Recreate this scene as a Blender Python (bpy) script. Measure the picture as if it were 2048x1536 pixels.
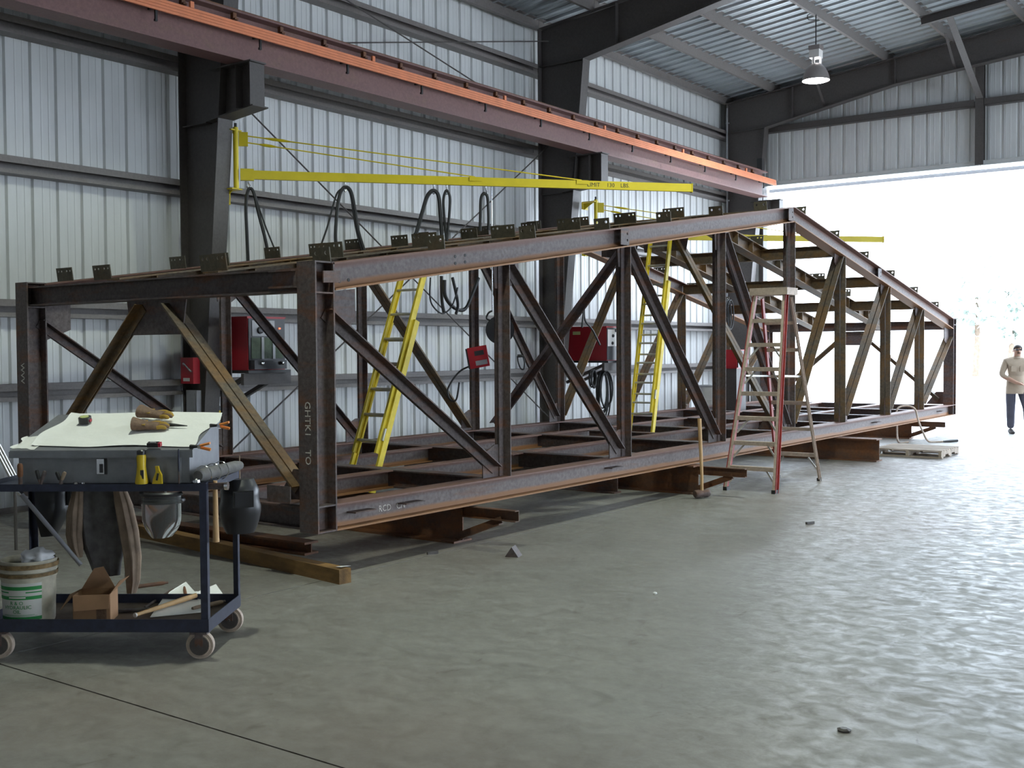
import bpy, bmesh, math, random
from mathutils import Vector, Matrix
random.seed(7)
# light settings
SKY, SUN = 11.0, 3.0
BACKDOOR = (50.0, 51.0, 0.0)
SIDEDOOR = (8.5, 18.6, 5.0)
G_ = (.90, 1.0, .80)
LAMPS = [(-7.78, 20.17, 'high-bay lamp with bell shade glowing below the roof', 700, (.80, .90, 1.0)),
         (-5.0, 4.6, 'high-bay lamp out of the picture above the tool cart side', 650, G_),
         (-5.0, 12.4, 'high-bay lamp out of the picture over the open floor', 650, G_),
         (5.0, 4.6, 'high-bay lamp out of the picture in the far lane', 650, G_),
         (5.0, 20.17, 'high-bay lamp out of the picture in the far lane near the door', 650, G_)]
S = bpy.context.scene
COL = S.collection
for o in list(bpy.data.objects): bpy.data.objects.remove(o, do_unlink=True)

# ------------------------------------------------------------------ camera
FPX = 2228.925                       # focal length in pixels of the 2048 x 1536 frame
YAW, PITCH, ROLL = 0.634014, -0.0309079, -0.006781
CAM = Vector((0.0, 0.0, 1.75))
_f0 = Vector((-math.sin(YAW), math.cos(YAW), 0)); _r0 = Vector((math.cos(YAW), math.sin(YAW), 0)); _u0 = Vector((0, 0, 1))
CF = math.cos(PITCH)*_f0 + math.sin(PITCH)*_u0
_u1 = -math.sin(PITCH)*_f0 + math.cos(PITCH)*_u0
CR = math.cos(ROLL)*_r0 + math.sin(ROLL)*_u1
CU = -math.sin(ROLL)*_r0 + math.cos(ROLL)*_u1
cd = bpy.data.cameras.new('camera'); cam = bpy.data.objects.new('camera', cd); COL.objects.link(cam)
cd.sensor_width = 36.0; cd.lens = FPX/2048*36.0; cd.clip_start = 0.05; cd.clip_end = 500
m = Matrix((CR, CU, -CF)).transposed().to_4x4(); m.translation = CAM
cam.matrix_world = m
S.camera = cam
def ray(x, y): return (x-1024)/FPX*CR + (768-y)/FPX*CU + CF
def at(x, y, X=None, Y=None, Z=None):
    d = ray(x, y); i, v = (0, X) if X is not None else ((1, Y) if Y is not None else (2, Z))
    return CAM + d*((v-CAM[i])/d[i])
def on_plane(x, y, p, n):
    d = ray(x, y); return CAM + d*((Vector(p)-CAM).dot(n)/d.dot(n))

# ------------------------------------------------------------------ sky and exposure
W = bpy.data.worlds.new('world'); S.world = W; W.use_nodes = True
wn = W.node_tree.nodes; bg = wn['Background']
bg.inputs['Color'].default_value = (0.74, 0.86, 1.0, 1); bg.inputs['Strength'].default_value = SKY
sl = bpy.data.lights.new('sun', 'SUN'); sl.energy = SUN; sl.angle = math.radians(3); sl.color = (1, .95, .88)
so = bpy.data.objects.new('sun', sl); COL.objects.link(so); so.rotation_euler = (math.radians(48), 0, math.radians(25))
S.view_settings.view_transform = 'Standard'; S.view_settings.look = 'None'
S.view_settings.exposure = 0.0; S.view_settings.gamma = 1.0; S.view_settings.use_curve_mapping = False

# ------------------------------------------------------------------ materials
MATS = {}
def _pos(nt, scale):
    g = nt.nodes.new('ShaderNodeNewGeometry'); mp = nt.nodes.new('ShaderNodeMapping')
    mp.inputs['Scale'].default_value = scale if isinstance(scale, tuple) else (scale,)*3
    nt.links.new(g.outputs['Position'], mp.inputs['Vector']); return mp.outputs['Vector']
def _noise(nt, scale, detail=4, rough=.6, dist=0):
    n = nt.nodes.new('ShaderNodeTexNoise'); n.inputs['Scale'].default_value = 1; n.inputs['Detail'].default_value = detail
    n.inputs['Roughness'].default_value = rough; n.inputs['Distortion'].default_value = dist
    nt.links.new(_pos(nt, scale), n.inputs['Vector']); return n.outputs['Fac']
def _ramp(nt, fac, stops):
    r = nt.nodes.new('ShaderNodeValToRGB'); e = r.color_ramp.elements
    while len(e) < len(stops): e.new(.5)
    for k, (p, c) in enumerate(stops):
        e[k].position = p; e[k].color = (*c, 1) if len(c) == 3 else c
    nt.links.new(fac, r.inputs['Fac']); return r.outputs['Color']
def _mix(nt, fac, a, b, mode='MIX'):
    m = nt.nodes.new('ShaderNodeMix'); m.data_type = 'RGBA'; m.blend_type = mode
    if isinstance(fac, float): m.inputs[0].default_value = fac
    else: nt.links.new(fac, m.inputs[0])
    for s, v in ((6, a), (7, b)):
        if isinstance(v, tuple): m.inputs[s].default_value = (*v, 1)
        else: nt.links.new(v, m.inputs[s])
    return m.outputs[2]
def mat(name, col, rough=.6, metal=0, var=.15, scale=6.0, bump=0.0, bscale=40.0, emit=None, estr=0, alpha=None, trans=0):
    M = bpy.data.materials.new(name); M.use_nodes = True; nt = M.node_tree; b = nt.nodes['Principled BSDF']
    b.inputs['Roughness'].default_value = rough; b.inputs['Metallic'].default_value = metal
    if var > 0:
        f = _noise(nt, scale, 5)
        lo = tuple(c*(1-var) for c in col); hi = tuple(min(1, c*(1+var)) for c in col)
        nt.links.new(_ramp(nt, f, [(.3, lo), (.7, hi)]), b.inputs['Base Color'])
    else: b.inputs['Base Color'].default_value = (*col, 1)
    if bump:
        bn = nt.nodes.new('ShaderNodeBump'); bn.inputs['Strength'].default_value = bump; bn.inputs['Distance'].default_value = .01
        nt.links.new(_noise(nt, bscale, 3), bn.inputs['Height']); nt.links.new(bn.outputs['Normal'], b.inputs['Normal'])
    if emit: b.inputs['Emission Color'].default_value = (*emit, 1); b.inputs['Emission Strength'].default_value = estr
    if trans: b.inputs['Transmission Weight'].default_value = trans
    if alpha is not None: b.inputs['Alpha'].default_value = alpha
    MATS[name] = M; return M
def steel(name, scale_c, dark, rust, amount=.5, sc=(2.2, 2.2, 5.0), rough=.62):
    """mill-scale steel with rust patches and pale dust"""
    M = bpy.data.materials.new(name); M.use_nodes = True; nt = M.node_tree; b = nt.nodes['Principled BSDF']
    big = _noise(nt, sc, 6, .65, .4); fine = _noise(nt, 28.0, 4, .7)
    base = _ramp(nt, fine, [(.3, dark), (.72, scale_c)])
    k = nt.nodes.new('ShaderNodeMapRange'); k.inputs['From Min'].default_value = 1-amount-.08; k.inputs['From Max'].default_value = 1-amount+.14
    nt.links.new(big, k.inputs['Value'])
    rc = _ramp(nt, fine, [(.25, tuple(c*.6 for c in rust)), (.8, rust)])
    nt.links.new(_mix(nt, k.outputs['Result'], base, rc), b.inputs['Base Color'])
    b.inputs['Roughness'].default_value = rough; b.inputs['Specular IOR Level'].default_value = .45
    bn = nt.nodes.new('ShaderNodeBump'); bn.inputs['Strength'].default_value = .25; bn.inputs['Distance'].default_value = .004
    nt.links.new(fine, bn.inputs['Height']); nt.links.new(bn.outputs['Normal'], b.inputs['Normal'])
    MATS[name] = M; return M

steel('frame_paint', (.105, .092, .088), (.075, .066, .064), (.12, .085, .07), .30, rough=.5)
steel('primer', (.215, .19, .18), (.165, .147, .14), (.20, .155, .13), .35, rough=.5)
steel('crane_red', (.235, .125, .115), (.175, .090, .085), (.26, .15, .115), .4, rough=.5)
steel('truss_steel', (.140, .112, .110), (.055, .040, .041), (.21, .080, .036), .43, sc=(2.0, .9, 7.0))
steel('lit_steel', (.175, .140, .100), (.08, .062, .048), (.25, .135, .05), .50, sc=(2.0, 1.2, 5.0))  # paler, yellower copy of the truss steel: lit look put into the colour
steel('rusty', (.15, .085, .055), (.08, .045, .035), (.23, .09, .035), .55)
steel('clip_steel', (.105, .090, .062), (.055, .047, .034), (.14, .085, .04), .4)
def chord_steel():
    # rolled beams: grey scale on the middle of the web, rust along the fillets ('rise' = height across the section)
    M = steel('chord_steel', (.215, .178, .172), (.105, .080, .076), (.20, .09, .045), .30, sc=(1.6, .8, 6.0)); nt = M.node_tree; b = nt.nodes['Principled BSDF']
    old = b.inputs['Base Color'].links[0].from_socket
    at_ = nt.nodes.new('ShaderNodeAttribute'); at_.attribute_name = 'rise'
    ad = nt.nodes.new('ShaderNodeMath'); ad.operation = 'MULTIPLY_ADD'; ad.inputs[1].default_value = .5; nt.links.new(_noise(nt, (1.2, .9, 8.0), 5, .6), ad.inputs[0]); nt.links.new(at_.outputs['Fac'], ad.inputs[2])
    lo = nt.nodes.new('ShaderNodeMapRange'); lo.inputs['From Min'].default_value = -.10; lo.inputs['From Max'].default_value = -.36; nt.links.new(ad.outputs[0], lo.inputs['Value'])
    hi = nt.nodes.new('ShaderNodeMapRange'); hi.inputs['From Min'].default_value = .62; hi.inputs['From Max'].default_value = .95; hi.inputs['To Max'].default_value = .8; nt.links.new(ad.outputs[0], hi.inputs['Value'])
    c = _mix(nt, lo.outputs['Result'], old, (.27, .125, .048)); c = _mix(nt, hi.outputs['Result'], c, (.17, .075, .050))
    nt.links.new(c, b.inputs['Base Color'])
chord_steel()
mat('roof_metal', (.50, .54, .57), .34, .55, .06, 3.0)
mat('orange', (.80, .26, .12), .45, 0, .08)
mat('jib_yellow', (.70, .55, .012), .45, 0, .06)
mat('ladder_yellow', (.72, .56, .04), .5, 0, .12, 12)
mat('ladder_red', (.33, .05, .045), .55, 0, .2, 14)
mat('ladder_worn', (.50, .40, .33), .7, 0, .2, 25)
mat('aluminium', (.52, .51, .48), .45, .5, .12, 20)
mat('black_rubber', (.018, .018, .020), .55, 0, .2)
mat('black_paint', (.02, .02, .022), .4, 0, .2)
mat('welder_red', (.38, .012, .022), .4, 0, .1)
mat('panel_grey', (.33, .33, .35), .5, .2, .1)
mat('cart_blue', (.030, .034, .062), .45, .1, .25, 20)
mat('toolbox_grey', (.235, .240, .262), .42, .3, .12, 14)
mat('paper', (.84, .84, .83), .8, 0, .03, 9, .25, 14)
mat('wood_handle', (.58, .36, .17), .6, 0, .2, (9.0, 9.0, 2.0))
mat('timber', (.215, .115, .034), .75, 0, .5, (2.0, 8.0, 8.0), .4, 25)
mat('pallet_wood', (.40, .33, .27), .85, 0, .25, (3.0, 9.0, 9.0))
mat('cardboard', (.36, .20, .105), .8, 0, .12)
mat('leather', (.15, .088, .055), .7, 0, .3, 30, .4, 60)
mat('leather_yellow', (.36, .22, .03), .7, 0, .2, 30)
mat('chrome', (.7, .7, .72), .18, 1, .04)
mat('plastic_black', (.025, .025, .03), .35, 0, .1)
mat('plastic_yellow', (.72, .50, .02), .4, 0, .06)
mat('tape_face', (.50, .55, .22), .4, 0, .05)
mat('tape_red', (.45, .02, .05), .4, 0, .05)
mat('clamp_orange', (.75, .25, .05), .5, 0, .1)
mat('bucket_white', (.50, .46, .37), .55, 0, .28, 9)
mat('bucket_grime', (.20, .13, .06), .8, 0, .6, 22)
mat('label_white', (.62, .61, .58), .6, 0, .06)
mat('label_green', (.02, .25, .06), .55, 0, .15)
mat('plastic_bag', (.62, .62, .66), .35, 0, .08)
mat('canvas_grey', (.13, .125, .125), .9, 0, .3, 14)
mat('canvas_brown', (.30, .22, .16), .9, 0, .3, 10)
mat('clear_plastic', (.85, .9, .9), .08, 0, 0, trans=.95)
mat('chalk', (.62, .58, .54), .9, 0, .3, 60)
mat('black_ink', (.02, .02, .02), .6, 0, 0)
mat('skin', (.46, .27, .20), .55, 0, .06)
mat('hair', (.03, .022, .018), .7, 0, .1)
mat('shirt_tan', (.42, .34, .27), .9, 0, .1)
mat('trousers', (.085, .085, .12), .9, 0, .15)
mat('shoe', (.035, .03, .03), .85, 0, .1)
mat('shade_metal', (.32, .28, .27), .4, .5, .1)
mat('ballast_white', (.75, .72, .70), .5, 0, .05)
mat('lamp_glow', (1, 1, 1), .5, 0, 0, emit=(.92, .95, 1.0), estr=30)
mat('led_red', (.6, .05, .02), .5, 0, 0, emit=(1, .12, .05), estr=4)
mat('asphalt', (.62, .60, .57), .9, 0, .12, .6)
mat('bleached_leaf', (.48, .54, .50), .8, 0, .3, 3)  # paler than real foliage: bleaching by daylight is put into the colour
mat('louvre_green', (.06, .09, .05), .6, 0, .3, 20)
mat('bark', (.16, .12, .09), .9, 0, .3)
mat('dirt', (.10, .075, .06), .95, 0, .4)

def wall_mat():
    M = bpy.data.materials.new('wall_panel'); M.use_nodes = True; nt = M.node_tree; b = nt.nodes['Principled BSDF']
    f = _noise(nt, (.8, .8, .5), 5, .6); g = _noise(nt, (5.0, 5.0, 1.2), 4)
    c = _ramp(nt, f, [(.3, (.64, .65, .65)), (.7, (.72, .73, .73))])
    c = _mix(nt, .25, c, _ramp(nt, g, [(.35, (.57, .57, .57)), (.7, (.76, .77, .77))]))
    nt.links.new(c, b.inputs['Base Color']); b.inputs['Roughness'].default_value = .42
    MATS['wall_panel'] = M
wall_mat()
def floor_mat():
    M = bpy.data.materials.new('concrete'); M.use_nodes = True; nt = M.node_tree; b = nt.nodes['Principled BSDF']
    a = _noise(nt, (.55, .8, 1), 7, .62, .3); s = _noise(nt, (3.2, 5.5, 1), 6, .7); d = _noise(nt, (14.0, 14.0, 1), 4, .7); r = _noise(nt, (.32, .22, 1), 4, .5)
    c = _ramp(nt, a, [(.30, (.20, .19, .172)), (.55, (.265, .255, .234)), (.75, (.33, .315, .292))])
    c = _mix(nt, .35, c, _ramp(nt, s, [(.32, (.12, .112, .097)), (.62, (.30, .292, .268))]))
    c = _mix(nt, .22, c, _ramp(nt, d, [(.34, (.10, .092, .082)), (.66, (.32, .31, .288))]))
    k = nt.nodes.new('ShaderNodeMapRange'); k.inputs['From Min'].default_value = .48; k.inputs['From Max'].default_value = .68; k.inputs['To Max'].default_value = .42
    nt.links.new(r, k.inputs['Value'])
    c = _mix(nt, k.outputs['Result'], c, (.20, .135, .108))
    # dark scuffs and specks
    sp = _noise(nt, (7.0, 4.0, 1), 3, .5, 1.2)
    k2 = nt.nodes.new('ShaderNodeMapRange'); k2.inputs['From Min'].default_value = .66; k2.inputs['From Max'].default_value = .74; k2.inputs['To Max'].default_value = .55
    nt.links.new(sp, k2.inputs['Value'])
    c = _mix(nt, k2.outputs['Result'], c, (.12, .10, .085))
    nt.links.new(c, b.inputs['Base Color'])
    rr = nt.nodes.new('ShaderNodeMapRange'); rr.inputs['From Min'].default_value = .36; rr.inputs['From Max'].default_value = .62; rr.inputs['To Min'].default_value = .68; rr.inputs['To Max'].default_value = .36
    nt.links.new(_noise(nt, (7.0, 8.5, 1), 6, .75, .6), rr.inputs['Value']); nt.links.new(rr.outputs['Result'], b.inputs['Roughness'])
    b.inputs['Specular IOR Level'].default_value = .5
    bn = nt.nodes.new('ShaderNodeBump'); bn.inputs['Strength'].default_value = .25; bn.inputs['Distance'].default_value = .004
    nt.links.new(d, bn.inputs['Height']); nt.links.new(bn.outputs['Normal'], b.inputs['Normal'])
    MATS['concrete'] = M
floor_mat()

# ------------------------------------------------------------------ mesh helpers
def V3(*a): return Vector(a)
def frame_of(axis, up):
    a = axis.normalized(); u = up - a*up.dot(a)
    if u.length < 1e-6: u = Vector((1, 0, 0)) - a*a.x
    u.normalize(); return a, a.cross(u).normalized(), u          # axis, side, up
class MB:
    def __init__(s): s.v = []; s.f = []
    def add(s, vs, fs):
        n = len(s.v); s.v += [Vector(v) for v in vs]; s.f += [tuple(i+n for i in f) for f in fs]; return s
    def prism(s, prof, p0, p1, up=(0, 0, 1), e0=None, e1=None):
        """extrude the 2D profile (side, up) from p0 to p1"""
        p0 = Vector(p0); p1 = Vector(p1); a, sd, u = frame_of(p1-p0, Vector(up)); n = len(prof)
        vs = [p0 + sd*x + u*y for x, y in prof] + [p1 + sd*x + u*y for x, y in prof]
        fs = [(i, (i+1) % n, n+(i+1) % n, n+i) for i in range(n)] + [tuple(range(n))[::-1], tuple(range(n, 2*n))]
        return s.add(vs, fs)
    def plate(s, pts, thick):
        """flat polygon given thickness along the vector"""
        t = Vector(thick); pts = [Vector(p) for p in pts]; n = len(pts)
        return s.add([p-t/2 for p in pts]+[p+t/2 for p in pts], [(i, (i+1) % n, n+(i+1) % n, n+i) for i in range(n)]+[tuple(range(n))[::-1], tuple(range(n, 2*n))])
    def box(s, c, size, ax=None):
        c = Vector(c); X, Y, Z = ax or (V3(1, 0, 0), V3(0, 1, 0), V3(0, 0, 1)); hx, hy, hz = (q/2 for q in size)
        vs = [c + X*hx*i + Y*hy*j + Z*hz*k for i in (-1, 1) for j in (-1, 1) for k in (-1, 1)]
        return s.add(vs, [(0, 1, 3, 2), (4, 6, 7, 5), (0, 4, 5, 1), (2, 3, 7, 6), (0, 2, 6, 4), (1, 5, 7, 3)])
    def bar(s, p0, p1, w, h, up=(0, 0, 1)):
        return s.prism([(-w/2, -h/2), (w/2, -h/2), (w/2, h/2), (-w/2, h/2)], p0, p1, up)
    def ibeam(s, p0, p1, d, w, tf=.014, tw=.010, up=(0, 0, 1)):
        a, b, t = w/2, d/2, tw/2
        return s.prism([(-a, -b), (a, -b), (a, -b+tf), (t, -b+tf), (t, b-tf), (a, b-tf), (a, b), (-a, b), (-a, b-tf), (-t, b-tf), (-t, -b+tf), (-a, -b+tf)], p0, p1, up)
    def angle(s, p0, p1, l1, l2, t, up=(0, 0, 1)):
        return s.prism([(0, 0), (l1, 0), (l1, t), (t, t), (t, l2), (0, l2)], p0, p1, up)
    def channel(s, p0, p1, d, w, t, up=(0, 0, 1), flip=1):
        b = d/2; return s.prism([(flip*x, y) for x, y in [(0, -b), (w, -b), (w, -b+t), (t, -b+t), (t, b-t), (w, b-t), (w, b), (0, b)]][::flip], p0, p1, up)
    def tube(s, pts, r, n=8, closed=False, cap=True):
        pts = [Vector(p) for p in pts]; N = len(pts); rr = r if isinstance(r, (list, tuple)) else [r]*N
        base = len(s.v); u = None
        for i, p in enumerate(pts):
            t = (pts[(i+1) % N]-pts[i-1]) if closed else (pts[min(i+1, N-1)]-pts[max(i-1, 0)])
            if t.length < 1e-9: t = V3(0, 0, 1)
            t.normalize()
            if u is None: u = t.orthogonal().normalized()
            else:
                u = u - t*u.dot(t); u = u.normalized() if u.length > 1e-6 else t.orthogonal().normalized()
            w = t.cross(u)
            for k in range(n):
                a = 2*math.pi*k/n; s.v.append(p + (u*math.cos(a)+w*math.sin(a))*rr[i])
        for i in range(N if closed else N-1):
            j = (i+1) % N
            for k in range(n): s.f.append((base+i*n+k, base+i*n+(k+1) % n, base+j*n+(k+1) % n, base+j*n+k))
        if cap and not closed: s.f += [tuple(base+k for k in range(n))[::-1], tuple(base+(N-1)*n+k for k in range(n))]
        return s
    def lathe(s, c, prof, axis=(0, 0, 1), n=24, cap=(True, True)):
        """prof: (radius, along)"""
        c = Vector(c); a, sd, u = frame_of(Vector(axis), V3(0, 1, 0) if abs(Vector(axis).normalized().y) < .9 else V3(1, 0, 0)); b = len(s.v)
        for r, h in prof:
            for k in range(n):
                t = 2*math.pi*k/n; s.v.append(c + a*h + (sd*math.cos(t)+u*math.sin(t))*r)
        for i in range(len(prof)-1):
            for k in range(n): s.f.append((b+i*n+k, b+i*n+(k+1) % n, b+(i+1)*n+(k+1) % n, b+(i+1)*n+k))
        if cap[0]: s.f.append(tuple(b+k for k in range(n))[::-1])
        if cap[1]: s.f.append(tuple(b+(len(prof)-1)*n+k for k in range(n)))
        return s
    def mesh(s, name, org=(0, 0, 0), smooth=False):
        me = bpy.data.meshes.new(name); o = Vector(org); me.from_pydata([v-o for v in s.v], [], s.f); me.update()
        bm = bmesh.new(); bm.from_mesh(me); bmesh.ops.recalc_face_normals(bm, faces=bm.faces); bm.to_mesh(me); bm.free()
        if smooth:
            for p in me.polygons: p.use_smooth = True
            try: me.set_sharp_from_angle(angle=math.radians(40))
            except Exception: pass
        return me
ORG = {}
def tag(o, label=None, cat=None, group=None, kind=None):
    for k, v in (('label', label), ('category', cat), ('group', group), ('kind', kind)):
        if v: o[k] = v
    return o
def thing(name, loc, label=None, cat=None, group=None, kind=None):
    o = bpy.data.objects.new(name, None); COL.objects.link(o); o.location = loc; o.empty_display_size = .1; ORG[o] = Vector(loc)
    return tag(o, label, cat, group, kind)
def obj(name, mb, material, parent=None, smooth=False, org=None):
    o0 = ORG[parent] if parent is not None else Vector(org or (0, 0, 0))
    me = mb.mesh(name, o0, smooth); me.materials.append(MATS[material]); o = bpy.data.objects.new(name, me); COL.objects.link(o)
    if parent is not None: o.parent = parent
    else: o.location = o0
    ORG[o] = o0; return o
def inst(name, me, parent, matrix):
    """one more object on shared mesh data, placed in world space under parent"""
    o = bpy.data.objects.new(name, me); COL.objects.link(o); o.parent = parent
    mm = matrix.copy(); mm.translation = mm.translation - ORG[parent]; o.matrix_local = mm; ORG[o] = ORG[parent]; return o
def one(name, mb, material, loc, label, cat, group=None, smooth=False, kind=None):
    o = obj(name, mb, material, None, smooth, loc); return tag(o, label, cat, group, kind)
def text_mb(txt, size, align='CENTER', depth=.0008):
    c = bpy.data.curves.new('lettering', 'FONT'); c.body = txt; c.size = size; c.align_x = align; c.align_y = 'CENTER'; c.extrude = depth; c.resolution_u = 2
    o = bpy.data.objects.new('lettering', c); COL.objects.link(o); bpy.context.view_layer.update()
    dg = bpy.context.evaluated_depsgraph_get(); me = bpy.data.meshes.new_from_object(o.evaluated_get(dg))
    mb = MB(); mb.v = [v.co.copy() for v in me.vertices]; mb.f = [tuple(p.vertices) for p in me.polygons]
    bpy.data.objects.remove(o, do_unlink=True); bpy.data.curves.remove(c); bpy.data.meshes.remove(me); return mb
def place_text(mb, org, right, up):
    n = right.cross(up); org = Vector(org); mb.v = [org + right*v.x + up*v.y + n*v.z for v in mb.v]; return mb
def catenary(p, q, sag, n=14):
    p, q = Vector(p), Vector(q); return [p.lerp(q, t/n) - V3(0, 0, sag*4*(t/n)*(1-t/n)) for t in range(n+1)]
def spline(pts, n=6, closed=False):
    pts = [Vector(p) for p in pts]; out = []; N = len(pts)
    for i in range(N if closed else N-1):
        if closed: a, b, c, d = pts[i-1], pts[i], pts[(i+1) % N], pts[(i+2) % N]
        else: a, b, c, d = pts[max(i-1, 0)], pts[i], pts[i+1], pts[min(i+2, N-1)]
        for k in range(n):
            t = k/n; out.append(.5*((2*b)+(c-a)*t+(2*a-5*b+4*c-d)*t*t+(3*b-a-3*c+d)*t**3))
    if not closed: out.append(pts[-1])
    return out
# ================================================================== THE BUILDING
XW, YE, YB = -11.7, 24.7, -8.0            # long wall, gable wall with the big door, wall behind
FR_Y = (1.10, 8.85, 16.60, 24.30)
def roof_z(X): return 7.48 + .115*(11.45-abs(X))      # top of rafters
PUR = .20
# floor: slabs with recessed joints
fl = thing('floor', (0, 0, 0), 'worn stained concrete shop floor', kind='structure')
xs, ys = [-11.75, -6.17, 11.75], [YB, 3.30, 25.1]
for i in range(2):
    for j in range(2):
        g = .006
        x0, x1 = xs[i]+(g if i else 0), xs[i+1]-(g if i < 1 else 0); y0, y1 = ys[j]+(g if j else 0), ys[j+1]-(g if j < 1 else 0)
        obj('slab', MB().box(((x0+x1)/2, (y0+y1)/2, -.1), (x1-x0, y1-y0, .2)), 'concrete', fl)
obj('joint_filler', MB().box((-6.17, (YB+25.1)/2, -.11), (.03, 25.1-YB, .19)).box((0, 3.30, -.11), (23.5, .03, .188)), 'dirt', fl)
tag(obj('outdoor_ground', MB().box((-5, 68, -.13), (140, 85.7, .2)), 'asphalt'), 'pale sunlit yard outside the open door', kind='structure')

def sheet(width, length, ribs=3):
    """profiled steel sheet: lies along x (width) and y (length), ribs stand to -z"""
    p = .305; pr = []
    for k in range(ribs):
        x = k*p
        for dx, z in ((0, 0), (.075, 0), (.080, .004), (.092, .004), (.097, 0), (.165, 0), (.170, .004), (.182, .004), (.187, 0), (.213, 0), (.228, -.036), (.268, -.036), (.283, 0)):
            pr.append((x+dx, z))
    pr.append((ribs*p, 0)); mb = MB()
    n = len(pr); mb.v = [V3(x, 0, z) for x, z in pr]+[V3(x, length, z) for x, z in pr]
    mb.f = [(i, i+1, n+i+1, n+i) for i in range(n-1)]; return mb
def panel_mesh(length, material, ribs=3):
    me = sheet(.915, length, ribs).mesh('profiled_sheet'); me.materials.append(MATS[material]); return me
def basis(o, ex, ey, ez):
    M = Matrix((ex, ey, ez)).transposed().to_4x4(); M.translation = Vector(o); return M

# long wall on the left
wl = thing('wall_left', (XW, 8, 0), 'white profiled steel wall with dark girts', kind='structure')
me = panel_mesh(7.72, 'wall_panel'); y = YB
while y < YE-.1:
    inst('wall_panel', me, wl, basis((XW, y, 0), V3(0, 1, 0), V3(0, 0, 1), V3(1, 0, 0))); y += .915
GZ = (1.22, 2.14, 3.69, 5.20, 6.655)
def girt(mb, p0, p1, inward, up=.065):
    """cee girt: web level, flanges upright; inward = unit vector into the room"""
    p0, p1 = Vector(p0), Vector(p1); d = .195; t = .006
    mb.add([p0, p0+inward*d, p1+inward*d, p1, p0+V3(0, 0, t), p0+inward*d+V3(0, 0, t), p1+inward*d+V3(0, 0, t), p1+V3(0, 0, t)], [(0, 1, 2, 3), (4, 5, 6, 7), (0, 1, 5, 4), (1, 2, 6, 5), (2, 3, 7, 6), (3, 0, 4, 7)])
    for o_ in (0, d-t):
        a = p0+inward*o_; b = p1+inward*o_; w = inward*t; u = V3(0, 0, up)
        mb.add([a, a+w, b+w, b, a+u, a+w+u, b+w+u, b+u], [(0, 1, 2, 3), (4, 5, 6, 7), (0, 1, 5, 4), (1, 2, 6, 5), (2, 3, 7, 6), (3, 0, 4, 7)])
    a = p0+inward*(d-.022)+V3(0, 0, up-t); b = p1+inward*(d-.022)+V3(0, 0, up-t); w = inward*.02; u = V3(0, 0, t)
    mb.add([a, a+w, b+w, b, a+u, a+w+u, b+w+u, b+u], [(0, 1, 2, 3), (4, 5, 6, 7), (0, 1, 5, 4), (1, 2, 6, 5), (2, 3, 7, 6), (3, 0, 4, 7)])
    return mb
def cgirt(mb, p0, p1, n, h=.19, d=.195, t=.006, l1=.075, l2=.048):
    """lipped channel girt, open side to the room"""
    p0, p1 = Vector(p0), Vector(p1); pr = [(0, 0), (d, 0), (d, l2), (d-t, l2), (d-t, t), (t, t), (t, h-t), (d-t, h-t), (d-t, h-l1), (d, h-l1), (d, h), (0, h)]
    m_ = len(pr); mb.add([p + n*a + V3(0, 0, b) for p in (p0, p1) for a, b in pr], [(i, (i+1) % m_, m_+(i+1) % m_, m_+i) for i in range(m_)]+[tuple(range(m_))[::-1], tuple(range(m_, 2*m_))]); return mb
edges = [YB] + list(FR_Y[:3]) + [YE]
for z in GZ:
    for k in range(4): obj('girt', cgirt(MB(), (XW+.002, edges[k]+(.004 if k else 0), z), (XW+.002, edges[k+1]-.004, z), V3(1, 0, 0)), 'primer', wl)
obj('base_angle', MB().angle((XW+.07, YB, 0.001), (XW+.07, YE, 0.001), .06, .06, .004), 'primer', wl)
# wind-brace rods in the second bay
for a, b in (((8.95, 5.30), (16.5, .50)), ((16.5, 5.38), (8.95, .25)), ((8.95, 7.22), (16.5, 5.66)), ((8.95, 5.55), (16.5, 7.22))):
    obj('brace_rod', MB().tube([(-11.28, a[0], a[1]), (-11.28, b[0], b[1])], .011, 6), 'frame_paint', wl)

# gable wall with the big door opening
we = thing('wall_end', (0, YE, 5.5), 'white profiled gable wall above the big door', kind='structure')
DX0, DX1, DZ = -10.74, 6.6, 5.52
def gable_sheets(parent, yy, skip, ny):
    x = XW
    while x < -XW-.01:
        x1 = min(x+.915, -XW); zt = min(roof_z(x), roof_z(x1))+.315
        spans = skip(x, x1)
        for z0, z1 in spans(zt):
            me_ = sheet(.915, z1-z0); xr = x1-x
            me2 = me_.mesh('profiled_sheet'); me2.materials.append(MATS['wall_panel'])
            inst('wall_panel', me2, parent, basis((x1 if ny < 0 else x, yy, z0), V3(-1, 0, 0) if ny < 0 else V3(1, 0, 0), V3(0, 0, 1), V3(0, ny, 0)))
        x += .915
def skip_end(x, x1):
    def sp(zt): return [(DZ, zt)] if (x > DX0-.5 and x1 < DX1+.6) else [(0, zt)]
    return sp
gable_sheets(we, YE, skip_end, -1)
for z, x0, x1 in ((6.74, XW+.2, -6.05), (6.74, -5.85, 0), (6.74, 0, 5.85), (6.74, 6.05, -XW-.2)):
    obj('girt', girt(MB(), (x0, YE-.002, z), (x1, YE-.002, z), V3(0, -1, 0), .135), 'frame_paint', we)
for x in (-5.95, 5.95):
    obj('gable_post', MB().ibeam((x, YE-.10, DZ), (x, YE-.10, roof_z(x)-.45), .17, .165, up=(0, 1, 0)), 'frame_paint', we)
obj('door_header', MB().channel((DX0-.1, YE-.03, DZ+.05), (DX1+.1, YE-.03, DZ+.05), .10, .06, .006), 'wall_panel', we)
for x in (DX0, DX1): obj('door_jamb', MB().channel((x, YE-.03, 0), (x, YE-.03, DZ), .22, .08, .008, up=(0, 1, 0)), 'frame_paint', we)
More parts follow.
